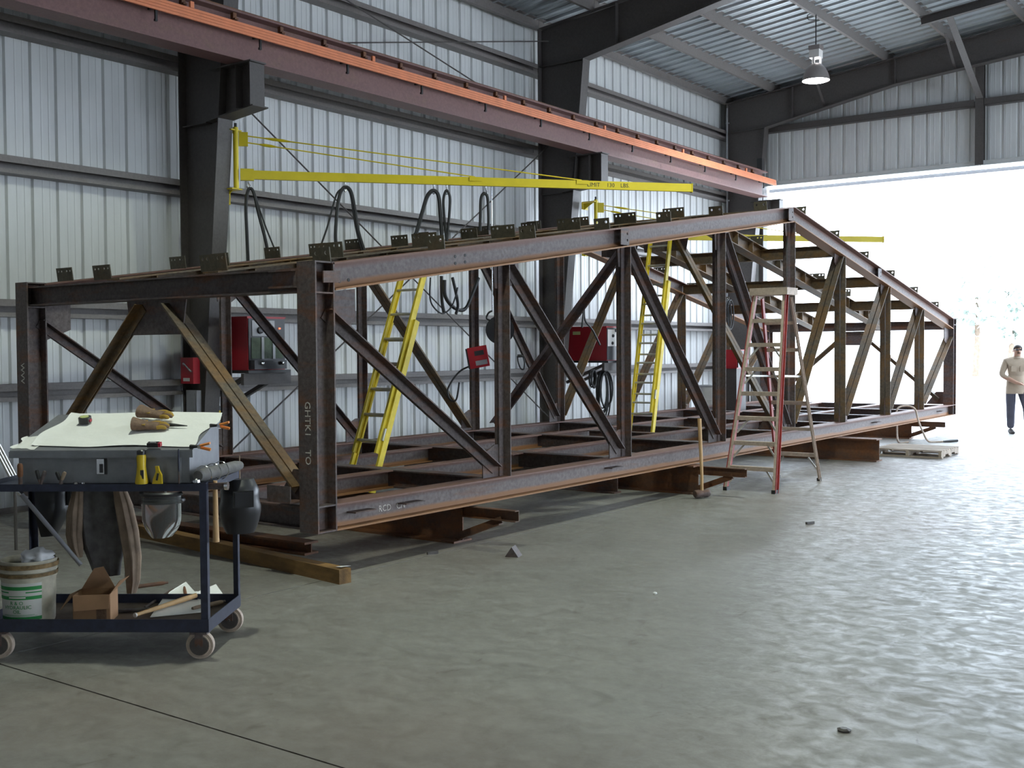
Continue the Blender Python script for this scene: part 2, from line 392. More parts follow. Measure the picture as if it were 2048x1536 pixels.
d1 = thing('door_1', (-3.6, YE+.3, DZ), 'raised door hanging just below the header', kind='structure')
obj('bottom_bar', MB().box(((DX0+DX1)/2, YE+.22, 5.44), (DX1-DX0, .06, .075)), 'panel_grey', d1)
obj('guide_rail', MB().channel((DX0-.05, YE+.2, 0), (DX0-.05, YE+.2, 5.4), .08, .05, .005, up=(0, 1, 0)), 'panel_grey', d1)
obj('threshold', MB().box(((DX0+DX1)/2, YE+.35, -.012), (DX1-DX0, .12, .03)), 'primer', d1)

# right and back walls (behind and beside the camera); the back wall is closed
wr = thing('wall_right', (-XW, 8, 0), 'white profiled steel wall', kind='structure')
me = panel_mesh(7.72, 'wall_panel'); me_s = panel_mesh(7.72-SIDEDOOR[2], 'wall_panel'); y = YB
while y < YE-.1:
    op = SIDEDOOR[0] < y+.45 < SIDEDOOR[1]
    inst('wall_panel', me_s if op else me, wr, basis((-XW, y+.915, SIDEDOOR[2] if op else 0), V3(0, -1, 0), V3(0, 0, 1), V3(-1, 0, 0))); y += .915
wb = thing('wall_back', (0, YB, 0), 'white profiled steel wall without openings', kind='structure')
BX0, BX1, BZ = BACKDOOR
def skip_back(x, x1):
    def sp(zt): return [(BZ, zt)] if (x > BX0-.5 and x1 < BX1+.5) else [(0, zt)]
    return sp
gable_sheets(wb, YB, skip_back, 1)

# roof
rf = thing('ceiling', (0, 8, 8), 'galvanised profiled roof sheets on purlins', kind='structure')
sl_len = math.hypot(11.75, 11.75*.115)
me = panel_mesh(sl_len, 'roof_metal')
sx = V3(11.75, 0, 11.75*.115).normalized()
y = YB
while y < YE+.5:
    z0 = roof_z(11.75)+PUR+.004
    inst('roof_panel', me, rf, basis((-11.75, y+.915, z0), V3(0, -1, 0), sx, V3(0, -1, 0).cross(sx)))
    sx2 = V3(-sx.x, 0, sx.z)
    inst('roof_panel', me, rf, basis((11.75, y, z0), V3(0, 1, 0), sx2, V3(0, 1, 0).cross(sx2))); y += .915
PX = (-10.38, -9.18, -7.78, -6.40, -5.00, -3.60, -2.20, -.80)
def purlin(mb, X, y0, y1):
    z = roof_z(X)+.003; t = .006; s_ = 1 if X < 0 else -1
    pr = [(-.058, 0), (t/2, 0), (t/2, PUR-t), (.058, PUR-t), (.058, PUR), (-t/2, PUR), (-t/2, t), (-.058, t)]
    mb.prism([(s_*a, b) for a, b in pr][::s_], (X, y0, z), (X, y1, z)); return mb
for X in PX + tuple(-x for x in PX):
    for k in range(4): obj('purlin', purlin(MB(), X, edges[k]+(.003 if k else 0), edges[k+1]-.003), 'primer', rf)
for sgn in (-1, 1):
    for k in range(4):
        obj('eave_strut', MB().channel((sgn*11.56, edges[k]+.003, 7.56), (sgn*11.56, edges[k+1]-.003, 7.56), .20, .09, .006, flip=1 if sgn < 0 else -1), 'primer', rf)
# wind strut under the purlins that holds the gable post
obj('strut', MB().channel((-6.42, 22.05, 7.97), (-4.9, 22.05, 8.14), .16, .10, .008), 'frame_paint', rf)
obj('kicker_brace', MB().angle((-5.99, 22.12, 8.03), (-5.97, 24.36, 6.86), .13, .13, .008), 'frame_paint', rf)

# portal frames
FL = ('dark primed steel portal frame behind the cart, out of view', 'dark steel portal frame carrying the yellow jib with the lettered boom',
      'dark steel portal frame between the two yellow jibs', 'dark steel portal frame against the gable wall')
def portal(y, label, first):
    t = thing('portal_frame', (0, y, 0), label, 'steel frame', 'portal frames of the building')
    for s_ in (-1, 1):
        def P(x, z): return V3(s_*x, y, z)
        po, pi = P(11.5, 0), P(11.20, 0)
        col = MB(); th_ = V3(0, .012, 0)
        col.plate([po, pi, P(10.55, 6.81), P(10.60, 7.46+.098), P(11.5, 7.47)], th_)
        def strip(a, b, w=.22, tt=.016):
            col_.bar(a, b, w, tt, up=(b-a).cross(V3(0, 1, 0)))
        col_ = col; strip(po, P(11.5, 7.47)); strip(pi, P(10.55, 6.81))
        col.box(P(11.35, .012), (.42, .28, .024))
        c = obj('column', col, 'frame_paint', t)
        obj('stiffener', MB().box(P(11.03, 6.80), (.94, .20, .012)), 'frame_paint', c); obj('stiffener', MB().bar(P(11.0, 4.52), P(11.45, 4.52), .2, .012), 'frame_paint', c)
        ra = MB(); col_ = ra
        ra.plate([P(10.60, 7.46+.098), P(10.55, 6.81), P(7.6, 7.37), P(0, 8.10), P(0, roof_z(0)-.01)], th_)
        strip(P(10.55, 6.81), P(7.6, 7.37)); strip(P(7.6, 7.37), P(0, 8.10)); strip(P(11.5, 7.47), P(0, roof_z(0)-.008))
        r_ = obj('rafter', ra, 'frame_paint', t)
        for x in (9.9, 7.6, 4.0): obj('stiffener', MB().box(P(x, (roof_z(x)+(6.81+(10.55-x)*.19 if x > 7.6 else 7.37+(7.6-x)*.096))/2), (.012, .19, roof_z(x)-(6.81+(10.55-x)*.19 if x > 7.6 else 7.37+(7.6-x)*.096)-.03)), 'frame_paint', r_)
        for x, zz in ((9.18, 7.08), (6.40, 7.50)):
            q = y-.75 if y > 20 else y+.75
            obj('flange_brace', MB().angle(P(x, roof_z(x)+.02)+V3(0, q-y, 0), P(x, zz), .05, .05, .005), 'frame_paint', t)
        br = MB(); br.plate([P(10.88, 4.55), P(10.20, 4.62), P(10.20, 5.13), P(10.80, 5.13)], V3(0, .012, 0))
        br.bar(P(10.90, 5.135), P(10.16, 5.135), .24, .016, up=(0, 0, 1)); br.bar(P(10.98, 4.53), P(10.13, 4.615), .24, .016)
        b_ = obj('crane_bracket', br, 'frame_paint', t)
        for x in (10.44, 10.19): obj('stiffener', MB().box(P(x, 4.87), (.014, .22, .50)), 'frame_paint', b_)
    return t
for k, y in enumerate(FR_Y): portal(y, FL[k], k == 0)

# crane runway girder with orange conductor bars
cg = thing('crane_runway', (-10.40, 8, 5.1), 'red-brown crane runway girder with orange conductor bars along the wall', 'crane girder')
obj('girder', MB().ibeam((-10.42, YB+.3, 5.425), (-10.42, 23.75, 5.425), .56, .30, .024, .014), 'crane_red', cg)
obj('end_stop', MB().box((-10.42, 23.68, 5.86), (.12, .12, .30)), 'black_paint', cg)
obj('rail', MB().bar((-10.42, YB+.3, 5.735), (-10.42, 23.75, 5.735), .06, .055), 'rusty', cg)
for k in range(4):
    obj('conductor_bar', MB().bar((-10.205-.004*k, YB+.3, 5.435+.034*k), (-10.205-.004*k, 24.05, 5.435+.034*k), .026, .029), 'orange', cg)
hb = MB().box((0, 0, .06), (.14, .03, .03)).box((.055, 0, -.01), (.022, .026, .12)).box((.05, 0, -.08), (.03, .03, .025)).mesh('hanger'); hb.materials.append(MATS['black_paint'])
rc = MB().box((0, 0, 0), (.05, .05, .09)).box((.03, 0, -.05), (.05, .05, .02)).mesh('rail_clip'); rc.materials.append(MATS['rusty'])
pin = MB().box((0, 0, 0), (.03, .05, .07)).mesh('joint_cover'); pin.materials.append(MATS['orange'])
y = -7.0; k = 0
while y < 23.6:
    inst('hanger', hb, cg, Matrix.Translation((-10.29, y, 5.40)))
    if k % 2 == 0: inst('joint_cover', pin, cg, Matrix.Translation((-10.21, y+.45, 5.585)))
    y += 1.45; k += 1
y = -7.2
while y < 23.6:
    inst('rail_clip', rc, cg, Matrix.Translation((-10.335, y, 5.655))); y += .72

# high-bay lamps: one in the picture, the others of the same row and the next row out of frame
def high_bay(x, y, label, power, colr, zl=6.70):
    zt = roof_z(x)+.02
    t = thing('high_bay_lamp', (x, y, zl), label, 'lamp', 'high-bay lamps under the roof')
    obj('cord', MB().tube([(x, y, zt), (x, y, zl+.64)], .012, 6), 'black_rubber', t)
    lp = spline([(x-.01, y-.06, zt), (x-.09, y-.16, zt-.03), (x-.09, y-.14, zt-.11), (x, y, zt-.10)], 5)
    obj('cable', MB().tube(lp, .008, 6), 'black_rubber', t)
    obj('ballast_cap', MB().box((x, y, zl+.60), (.21, .21, .08)), 'shade_metal', t)
    b = obj('ballast', MB().box((x, y, zl+.49), (.19, .19, .15)), 'ballast_white', t)
    for a in range(3):
        q = a*2.1+.4; obj('hanger_arm', MB().box((x+.085*math.cos(q), y+.085*math.sin(q), zl+.365), (.035, .035, .13)), 'ballast_white', t)
    obj('shade', MB().lathe((x, y, zl), [(.255, .0), (.245, .06), (.225, .12), (.19, .20), (.14, .27), (.085, .31), (.08, .30), (.13, .262), (.182, .192), (.217, .115), (.237, .055), (.247, 0)], n=32, cap=(False, False)), 'shade_metal', t, True)
    obj('lens', MB().lathe((x, y, zl), [(.243, .012), (.20, -.012), (.10, -.03), (.001, -.035)], n=32, cap=(True, False)), 'lamp_glow', t, True)
    l = bpy.data.lights.new('lamp_light', 'SPOT'); l.energy = power; l.color = colr; l.spot_size = math.radians(147); l.spot_blend = .18; l.shadow_soft_size = .16
    lo = bpy.data.objects.new('lamp_light', l); COL.objects.link(lo); lo.parent = t; lo.location = (0, 0, -.06)
for a in LAMPS: high_bay(*a)
# ================================================================== THE STEEL TRUSS MODULE ON THE FLOOR
XN, XF = -6.30, -10.28                    # web planes of the near and the far truss
PY = (6.03, 8.38, 10.62, 13.00, 15.28, 17.42, 19.65, 21.65, 23.72)
ZB0, ZB1 = .352, .562                     # bottom chord
D8 = .215
def zt(Y):                                # underside of top chord
    a = 2.20 + (Y-PY[0])*(3.545-2.20)/(PY[4]-PY[0])
    b = 3.545 - (Y-PY[4])*(3.545-2.09)/(PY[8]-PY[4])
    return a if Y <= PY[4] else b
tr = thing('truss_module', (-8.3, 14.9, ZB0), 'long rusty gabled steel truss module propped on stub beams', 'steel truss')
def nrm(p0, p1, side):                    # in-plane direction square to the member
    a = (Vector(p1)-Vector(p0)).normalized(); s_ = Vector(side); return (s_ - a*s_.dot(a)).normalized()
def dangle(p0, p1, n, out, leg=.085, t=.010, gap=.014):
    """pair of angles back to back: n = across the gusset, out = towards the outstanding legs"""
    p0, p1, n = Vector(p0), Vector(p1), Vector(n); a = (p1-p0).normalized(); o = nrm(p0, p1, out); mb = MB()
    for s_ in (1, -1):
        pr = [(gap/2, -leg/2), (gap/2+t, -leg/2), (gap/2+t, leg/2-t), (gap/2+leg, leg/2-t), (gap/2+leg, leg/2), (gap/2, leg/2)]
        vs = [p + n*(s_*x) + o*y for p in (p0, p1) for x, y in pr]; m_ = 6
        mb.add(vs, [(i, (i+1) % m_, m_+(i+1) % m_, m_+i) for i in range(m_)]+[tuple(range(m_))[::-1], tuple(range(m_, 2*m_))])
    return mb
def lerp(a, b, t): return Vector(a).lerp(Vector(b), t)
NX = V3(1, 0, 0)
def chord(name, p0, p1, d, w, parent=tr, tf=.014, tw=.010):
    p0, p1 = Vector(p0), Vector(p1); o = obj(name, MB().ibeam(p0, p1, d, w, tf, tw), 'chord_steel', parent)
    a, s_, u = frame_of(p1-p0, V3(0, 0, 1)); at_ = o.data.attributes.new('rise', 'FLOAT', 'POINT')
    for v in o.data.vertices: at_.data[v.index].value = (v.co+ORG[o]-p0).dot(u)/(d/2)
    return o
for X in (XN, XF):
    chord('bottom_chord', (X, PY[0]+.10, (ZB0+ZB1)/2), (X, PY[8]-.10, (ZB0+ZB1)/2), ZB1-ZB0, .20)
    for a, b in ((0, 4), (4, 8)):
        y0, y1 = PY[a]+(.10 if a == 0 else .0), PY[b]-(.10 if b == 8 else .0)
        up = V3(0, 0, 1)
        chord('top_chord', (X, y0, zt(y0)+D8/2), (X, y1, zt(y1)+D8/2), D8, .20)
    # corner posts: wide-flange columns, flanges facing along the module
    for y in (PY[0], PY[8]):
        zt_ = zt(PY[0] if y < 10 else PY[8])+D8+.02
        pst = obj('corner_post', MB().ibeam((X, y, ZB0), (X, y, zt_), .205, .20, .014, .010, up=(0, 1, 0)), 'truss_steel', tr)
        for z in (ZB0+.006, ZB1-.006, zt(PY[0])-.006, zt_-.006): obj('stiffener', MB().box((X, y, z), (.196, .176, .012)), 'truss_steel', pst)
    for k in range(1, 8):
        s_ = 1 if k <= 4 else -1
        obj('vertical', dangle((X, PY[k], ZB1), (X, PY[k], zt(PY[k])-.0), NX, (0, s_, 0)), 'truss_steel' if k <= 4 else 'lit_steel', tr)
    for k in range(8):
        if k < 4: a, b = (PY[k]+.06, zt(PY[k])-.16), (PY[k+1]-.12, ZB1+.07)
        else: a, b = (PY[k+1]-.06, zt(PY[k+1])-.16), (PY[k]+.12, ZB1+.07)
        if k in (1, 2, 3): a = (PY[k]+.10, zt(PY[k])-.02)
        if k in (4, 5, 6): a = (PY[k+1]-.10, zt(PY[k+1])-.02)
        obj('diagonal', dangle((X, *a), (X, *b), NX, (0, 0, -1 if (k == 2 and X == XF) else 1)), 'truss_steel' if k < 4 and not (k == 2 and X == XF) else 'lit_steel', tr)  # right half and one far diagonal get the steel coloured as if lit
    # gusset plates
    for k in range(0, 9):
        y = PY[k]; s_ = 1 if k < 4 else -1; g = MB(); h_ = MB()
        if 0 < k <= 4: g.plate([(X, y-.28, ZB1), (X, y+.10, ZB1), (X, y+.06, ZB1+.30), (X, y-.10, ZB1+.30), (X, y-.28, ZB1+.22)], (.011, 0, 0))
        if 4 < k < 8: g.plate([(X, y+.28, ZB1), (X, y-.10, ZB1), (X, y-.06, ZB1+.30), (X, y+.10, ZB1+.30), (X, y+.28, ZB1+.22)], (.011, 0, 0))
        e = .12 if k in (0, 8) else 0
        if k != 4: h_.plate([(X, y-s_*(.10-e), zt(y)), (X, y+s_*(.30+e), zt(y+s_*.30)), (X, y+s_*(.30+e), zt(y)-.10-e), (X, y+s_*.12, zt(y)-.22-e), (X, y-s_*(.08-e), zt(y)-.22-e)], (.011, 0, 0))
        else: h_.plate([(X, y-.14, zt(y-.14)), (X, y+.14, zt(y+.14)), (X, y+.10, zt(y)-.2), (X, y-.10, zt(y)-.2)], (.011, 0, 0))
        if g.v: obj('gusset', g, 'truss_steel', tr)
        obj('gusset', h_, 'truss_steel', tr)
# roof beams across and along, with web stiffeners
XI = (-7.66, -9.05)
for k in range(9):
    y = PY[k]; c = zt(y)+D8/2-(.01 if k in (0, 8) else .0)
    obj('cross_beam', MB().ibeam((XN-.012, y, c), (XF+.012, y, c), D8-.03, .16), 'lit_steel' if 0 < k < 8 else 'truss_steel', tr)
    obj('floor_beam', MB().ibeam((XN-.012, y, (ZB0+ZB1)/2), (XF+.012, y, (ZB0+ZB1)/2), ZB1-ZB0-.03, .17), 'truss_steel', tr)
stf = MB().box((0, 0, 0), (.19, .010, D8-.03)).mesh('stiffener'); stf.materials.append(MATS['lit_steel'])
for X in XI:
    for a, b in ((0, 4), (4, 8)):
        bm_ = obj('roof_stringer', MB().ibeam((X, PY[a]+.1, zt(PY[a]+.1)+D8/2), (X, PY[b]-.1, zt(PY[b]-.1)+D8/2), D8, .20), 'lit_steel', tr)
        y = PY[a]+.5
        while y < PY[b]-.3:
            inst('stiffener', stf, bm_, Matrix.Translation((X, y, zt(y)+D8/2))); y += .56
    for k in range(8):
        chord('floor_stringer', (X, PY[k]+.09, (ZB0+ZB1)/2), (X, PY[k+1]-.09, (ZB0+ZB1)/2), ZB1-ZB0-.03, .15)
for k in (3, 6):                        # short fillers between the floor stringers
    y = (PY[k]+PY[k+1])/2
    obj('floor_trimmer', MB().ibeam((XI[0]-.09, y, (ZB0+ZB1)/2), (XI[1]+.09, y, (ZB0+ZB1)/2), .16, .12), 'truss_steel', tr)
# chevron bracing inside the cross frames
def chevron(y, legs=(-1, 1), top=None, m1='lit_steel', off=0):
    c = (XN+XF)/2; ztp = zt(y)-.02
    g = MB().plate([(c-.42, y+off, zt(y)), (c+.42, y+off, zt(y)), (c+.36, y+off, zt(y)-.30), (c-.36, y+off, zt(y)-.30)], (0, .011, 0))
    obj('gusset', g, 'truss_steel', tr)
    for s_ in legs:
        e = XN-.22 if s_ > 0 else XF+.22
        obj('chevron_brace', dangle((c+s_*.16, y+off, ztp-.04), (e, y+off, ZB1+.10), V3(0, 1, 0), (0, 0, 1)), m1, tr)
        obj('gusset', MB().plate([(e-s_*.25, y+off, ZB1), (e+s_*.12, y+off, ZB1), (e+s_*.12, y+off, ZB1+.26), (e-s_*.05, y+off, ZB1+.26)], (0, .011, 0)), 'truss_steel', tr)
chevron(PY[0]); chevron(PY[8]); chevron(PY[4], (1,))
obj('chevron_brace', dangle((-7.66, PY[3]+.12, zt(PY[3])-.03), (-9.95, PY[3]+.12, ZB1+.08), V3(0, 1, 0), (0, 0, 1), leg=.10), 'truss_steel', tr)
obj('gusset', MB().plate([(-7.5, PY[3]+.12, zt(PY[3])), (-8.1, PY[3]+.12, zt(PY[3])), (-8.1, PY[3]+.12, zt(PY[3])-.2), (-7.6, PY[3]+.12, zt(PY[3])-.26)], (0, .011, 0)), 'truss_steel', tr)
# stub ends left for the next module: top of the near corner and shelf at the foot of the near corner
obj('stub_end', MB().ibeam((XN-.10, PY[0]-.11, zt(PY[0])+.105), (XN-.36, PY[0]-.11, zt(PY[0])+.105), .14, .10), 'truss_steel', tr)
obj('shelf_angle', MB().angle((XN-.10, PY[0]-.20, ZB1+.02), (XN-.36, PY[0]-.20, ZB1+.02), .16, .13, .010), 'truss_steel', tr)
# bolted clip plates on the chord web and on the roof
def holed(w, h, holes, r=.012, t=.010):
    """plate w x h in x,z with through holes, thickness in y"""
    bm = bmesh.new(); nseg = 8
    outer = [(-w/2, 0), (w/2, 0), (w/2, h), (-w/2, h)]
    def loop(pts):
        vs = [bm.verts.new((x, -t/2, z)) for x, z in pts]; return [bm.edges.new((vs[i], vs[(i+1) % len(vs)])) for i in range(len(vs))]
    es = loop(outer)
    for hx, hz in holes: es += loop([(hx+r*math.cos(2*math.pi*k/nseg), hz+r*math.sin(2*math.pi*k/nseg)) for k in range(nseg)])
    fr = bmesh.ops.triangle_fill(bm, use_beauty=True, use_dissolve=False, edges=es)
    fs = [f for f in fr['geom'] if isinstance(f, bmesh.types.BMFace)]
    # drop faces that fill a hole
    for f in list(fs):
        c = f.calc_center_median()
        if any(math.hypot(c.x-hx, c.z-hz) < r*.8 for hx, hz in holes): bm.faces.remove(f); fs.remove(f)
    ex = bmesh.ops.extrude_face_region(bm, geom=fs)
    bmesh.ops.translate(bm, vec=(0, t, 0), verts=[g for g in ex['geom'] if isinstance(g, bmesh.types.BMVert)])
    bmesh.ops.recalc_face_normals(bm, faces=bm.faces)
    me = bpy.data.meshes.new('clip_plate'); bm.to_mesh(me); bm.free(); return me
c2 = holed(.19, .125, [(-.055, .082), (.055, .082)], .016); c4 = holed(.27, .135, [(-.10, .10), (-.045, .10), (.045, .10), (.10, .10)]); c6 = holed(.34, .145, [(-.13, .11), (-.07, .11), (.07, .11), (.13, .11)], .015)
for me_ in (c2, c4, c6): me_.materials.append(MATS['clip_steel'])
rows = [6.10+1.37*k for k in range(13)]
for y in rows:
    sl_ = math.atan2(zt(y+.1)-zt(y-.1), .2) if abs(y-PY[4]) > .2 else 0
    R = Matrix.Rotation(sl_, 4, 'X')
    z = zt(y)+D8-.002
    inst('clip_plate', c2, tr, Matrix.Translation((XN+.003, y, z)) @ R)
    inst('clip_plate', c6, tr, Matrix.Translation((XI[0], y+.06, zt(y+.06)+D8-.002)) @ R)
    inst('clip_plate', c4, tr, Matrix.Translation((XI[1]-.16, y+.02, zt(y+.02)+D8-.002)) @ R)
    if y+.32 < PY[8]: inst('clip_plate', c4, tr, Matrix.Translation((XF-.02, y+.32, zt(y+.32)+D8-.002)) @ R)
ce = holed(.17, .185, [(.05, .055), (.05, .125)], .015); ce.materials.append(MATS['truss_steel'])
for y in (PY[2]-.02, PY[4]-.05, PY[6]-.55):
    sl_ = math.atan2(zt(y+.1)-zt(y-.1), .2); me_ = ce
    M_ = Matrix.Translation((XN+.085, y-.06, zt(y)+.015)) @ Matrix.Rotation(math.radians(90), 4, 'Z')
    inst('splice_plate', me_, tr, M_)
    inst('splice_plate', me_, tr, Matrix.Translation((XN+.045, y+.03, zt(y)+.015)) @ Matrix.Scale(.5, 4, (1, 0, 0)))
sp = MB().plate([(XN+.10, PY[0]-.02, zt(PY[0])+.07), (XN+.10, PY[0]+.16, zt(PY[0])+.08), (XN+.10, PY[0]+.16, zt(PY[0])+.17), (XN+.10, PY[0]-.02, zt(PY[0])+.16)], (.012, 0, 0))
obj('splice_plate', sp, 'truss_steel', tr)
# erection pins lying on the bottom chord web, and drill holes of the top chord web
for y in (6.45, 7.05, 10.35, 19.0, 22.9):
    obj('web_plate', MB().box((XN+.055, y, (ZB0+ZB1)/2+.01), (.10, .24, .010)), 'truss_steel', tr)
hole = MB().lathe((0, 0, 0), [(.014, 0), (.014, .004)], (1, 0, 0), 10).mesh('bolt_hole'); hole.materials.append(MATS['black_ink'])
for y in (7.72, 7.86):
    for dz in (.075, .135): inst('bolt_hole', hole, tr, Matrix.Translation((XN+.0045, y, zt(y)+dz)))
for y in (6.28, 6.38): inst('bolt_hole', hole, tr, Matrix.Translation((XN+.0045, y, zt(y)+.06)))
# chalk marks
def chalk(txt, size, org, right, up, parent=tr): obj('chalk_mark', place_text(text_mb(txt, size), org, Vector(right), Vector(up)), 'chalk', parent)
chalk('GHTK1    TO', .085, (XN, PY[0]-.1045, 1.12), (0, 0, -1), (1, 0, 0))
chalk('RCD   CN', .075, (XN+.0062, 6.86, .445), (0, 1, 0), (0, 0, 1))
chalk('WVV', .09, (XF, PY[0]-.1045, 1.55), (0, 0, -1), (1, 0, 0))

# stub beams and stands under the module
def support(name, y, x0, x1, label, h=.345, arm=True, mat_='rusty', w=.26):
    t = thing(name, ((x0+x1)/2, y, 0), label, 'steel beam', 'stub beams under the truss module')
    obj('beam', MB().ibeam((x0, y, h/2), (x1, y, h/2), h, w, .018, .012), mat_, t)
    if arm:
        y2 = y+.02; xe = x0
        obj('arm', MB().channel((xe-.02, y2, h-.06), (xe+.62, y2, h-.06), .10, .06, .008), mat_, t)
        obj('strut', MB().angle((xe+.01, y2-.05, .03), (xe+.46, y2-.02, h-.14), .07, .07, .008), mat_, t)
    return t
support('stub_beam', 7.88, -6.36, -10.4, 'rusty stub beam with a braced arm under the truss beside the triangular steel offcut')
support('stub_beam', 12.10, -6.12, -10.4, 'rusty stub beam with a braced arm under the truss behind the sledgehammer')
support('stub_beam', 17.05, -5.56, -10.4, 'rusty stub beam sticking out from under the truss beside the pallet', .345, False)
support('stub_beam', 21.62, -6.44, -10.4, 'dark stub beam with a braced arm under the far end of the truss')
support('stub_beam', 11.60, -6.95, -10.4, 'low dark stub beam set back under the truss near the sledgehammer', .30, False, 'truss_steel', .16)
support('steel_bar', 6.66, -7.05, -10.3, 'flat rusty steel beam lying on the floor behind the yellow timber', .11, False, 'rusty', .16)
# ================================================================== JIB CRANES ON THE COLUMNS
def jib(piv, tip, zb, ztop, label, letter=None, tie=(.50, .74)):
    piv, tip = Vector(piv), Vector(tip); d = (tip-piv); L = d.length; d.normalize(); sd = V3(d.y, -d.x, 0)
    def B(t, z=0, s_=0): return piv + d*(L*t) + V3(0, 0, z) + sd*s_
    t = thing('jib_crane', (piv.x, piv.y, zb), label, 'jib crane', 'yellow jib cranes on the columns')
    x, y = piv.x, piv.y
    obj('mast', MB().tube([(x, y, zb-.17), (x, y, ztop+.05)], .032, 12), 'jib_yellow', t, True)
    obj('pivot_pin', MB().tube([(x, y, ztop+.05), (x, y, ztop+.10)], .018, 10), 'black_paint', t, True)
    for nm, z, h in (('upper_bracket', ztop, .12), ('lower_bracket', zb-.19, .16)):
        m_ = MB().box((x-.11, y, z+.015), (.26, .16, .014)); m_.box((x-.23, y, z-h/2+.01), (.014, .19, h))
        m_.plate([(x-.22, y-.04, z), (x-.02, y-.04, z), (x-.22, y-.04, z-h)], (0, .012, 0))
        obj(nm, m_, 'jib_yellow', t)
    obj('hinge_plate', MB().box(B(.022, 0), (.16, .07, .14), (d, sd, V3(0, 0, 1))), 'jib_yellow', t)
    obj('tie_plate', MB().box(piv+d*.09+V3(0, 0, ztop-zb-.09), (.11, .03, .17), (d, sd, V3(0, 0, 1))), 'jib_yellow', t)
    bm_ = obj('boom', MB().bar(B(.02), B(1), .055, .105), 'jib_yellow', t)
    obj('end_stop', MB().box(B(1, .0), (.012, .07, .12), (d, sd, V3(0, 0, 1))), 'jib_yellow', t)
    for q, dz in ((tie[1], -.05), (tie[0], -.13)):
        a = piv+d*.14+V3(0, 0, ztop-zb+dz); b = B(q, .06)
        obj('tie_rod', MB().tube([a, b], .008, 6), 'jib_yellow', t)
        obj('turnbuckle', MB().tube([a.lerp(b, .05), a.lerp(b, .07), a.lerp(b, .10), a.lerp(b, .12)], [.009, .018, .018, .009], 8), 'jib_yellow', t)
        obj('tie_clamp', MB().box(b+V3(0, 0, -.03), (.16, .075, .05), (d, sd, V3(0, 0, 1))), 'jib_yellow', t)
    if letter:
        for w_, q in zip(letter.split(), (-.20, .035, .235)): obj('lettering', place_text(text_mb(w_, .075), B(.80, 0, .0285)+d*q, d, V3(0, 0, 1)), 'black_ink', bm_)
    return t, B, d, sd
JP, JT = (-10.76, 9.0, 3.90), (-6.95, 13.55, 3.90)
j1, JB, JD, JS = jib(JP, JT, 3.90, 4.42, 'yellow jib crane with lettered boom over the dark gabled truss', 'LIMIT 130 LBS.')
P2 = (-10.48, 16.78, 3.74); T2 = at(1766, 479, Z=3.74)
j2, JB2, JD2, JS2 = jib(P2, (T2.x, T2.y, 3.74), 3.74, 4.33, 'yellow jib crane half hidden behind the truss roof, beside the second portal frame')
def jpx(x, y, s_=0): return on_plane(x, y, Vector(JP)+JS*s_, JS)
def hose(name, pts, r, label, cat='hose', group=None, material='black_rubber', n=6, hookpx=None):
    P = [jpx(*p) if len(p) == 2 else Vector(p) for p in pts]
    t = thing(name, tuple(P[0]), label, cat, group); obj('hose', MB().tube(spline(P, 6), r, n), material, t, True); return t
def hook(t, px, py):
    p = jpx(px, py); top = Vector((p.x, p.y, 3.85))
    obj('hook', MB().tube(spline([top, top-V3(0, 0, .05), top-V3(0, 0, .09)+JD*.02, top-V3(0, 0, .12), top-V3(0, 0, .09)-JD*.02], 4), .009, 6), 'chrome', t, True)
G1 = 'black welding hoses looped from the jib boom'
h = hose('welding_hose', [(673, 497), (671, 470), (674, 425), (680, 388), (690, 374), (702, 383), (710, 420), (716, 460), (729, 503)], .022, 'doubled black hose hanging in a wide arch left of the crossed brace rod', group=G1)
obj('second_strand', MB().tube(spline([jpx(*p) for p in [(640, 496), (656, 450), (668, 405), (676, 384), (690, 376), (700, 386), (706, 420), (713, 462), (724, 503)]], 6), .012, 6), 'black_rubber', h, True); hook(h, 690, 372)
h = hose('welding_hose', [(828, 480), (836, 455), (846, 420), (855, 392), (867, 381), (877, 392), (881, 430), (884, 476)], .026, 'thick black hose hanging in an arch from the middle of the yellow boom', group=G1); hook(h, 867, 378)
h = hose('welding_hose', [(893, 480), (889, 440), (887, 400), (893, 381), (900, 395), (899, 425), (895, 470), (893, 492)], .018, 'narrow looped black hose beside the thick hose arch', group=G1); hook(h, 893, 378)
h = hose('welding_hose', [(960, 462), (961, 430), (962, 398), (968, 387), (975, 395), (977, 430), (977, 460)], .020, 'black hose with a chain hanging beside the dark column', group=G1); hook(h, 971, 380)
h = hose('welding_hose', [(497, 540), (494, 470), (492, 410), (497, 379), (507, 384), (518, 430), (531, 480), (537, 512)], .020, 'black hose loop hanging beside the jib mast', group=G1)
obj('second_strand', MB().tube(spline([jpx(*p) for p in [(509, 388), (530, 450), (548, 495), (558, 520)]], 6), .010, 6), 'black_rubber', h, True); hook(h, 497, 376)
hk = 0
# the same hoses gathered under the roof of the truss
def cpx(x, y, X=-8.3): return at(x, y, X=X)
for pts, r, lb in (([(883, 552), (884, 600), (888, 625)], .020, 'black hose hanging straight under the truss roof beside the ladder'),
                   ([(889, 560), (890, 590), (902, 610), (918, 620), (932, 616), (944, 590), (957, 556)], .022, 'black hose sagging in a loop under the truss roof'),
                   ([(905, 555), (913, 590), (916, 612), (912, 628)], .018, 'black hose crossing the sagging loop under the truss roof'),
                   ([(861, 555), (860, 595), (868, 615), (885, 627), (902, 615), (912, 590), (915, 575)], .009, 'thin black cable looping under the truss roof')):
    P = [cpx(*p, X=-8.3+.07*hk) for p in pts]; hk += 1; one('hose_loop', MB().tube(spline(P, 6), r, 6), 'black_rubber', tuple(P[0]), lb, 'hose', 'hose loops under the truss roof', True)

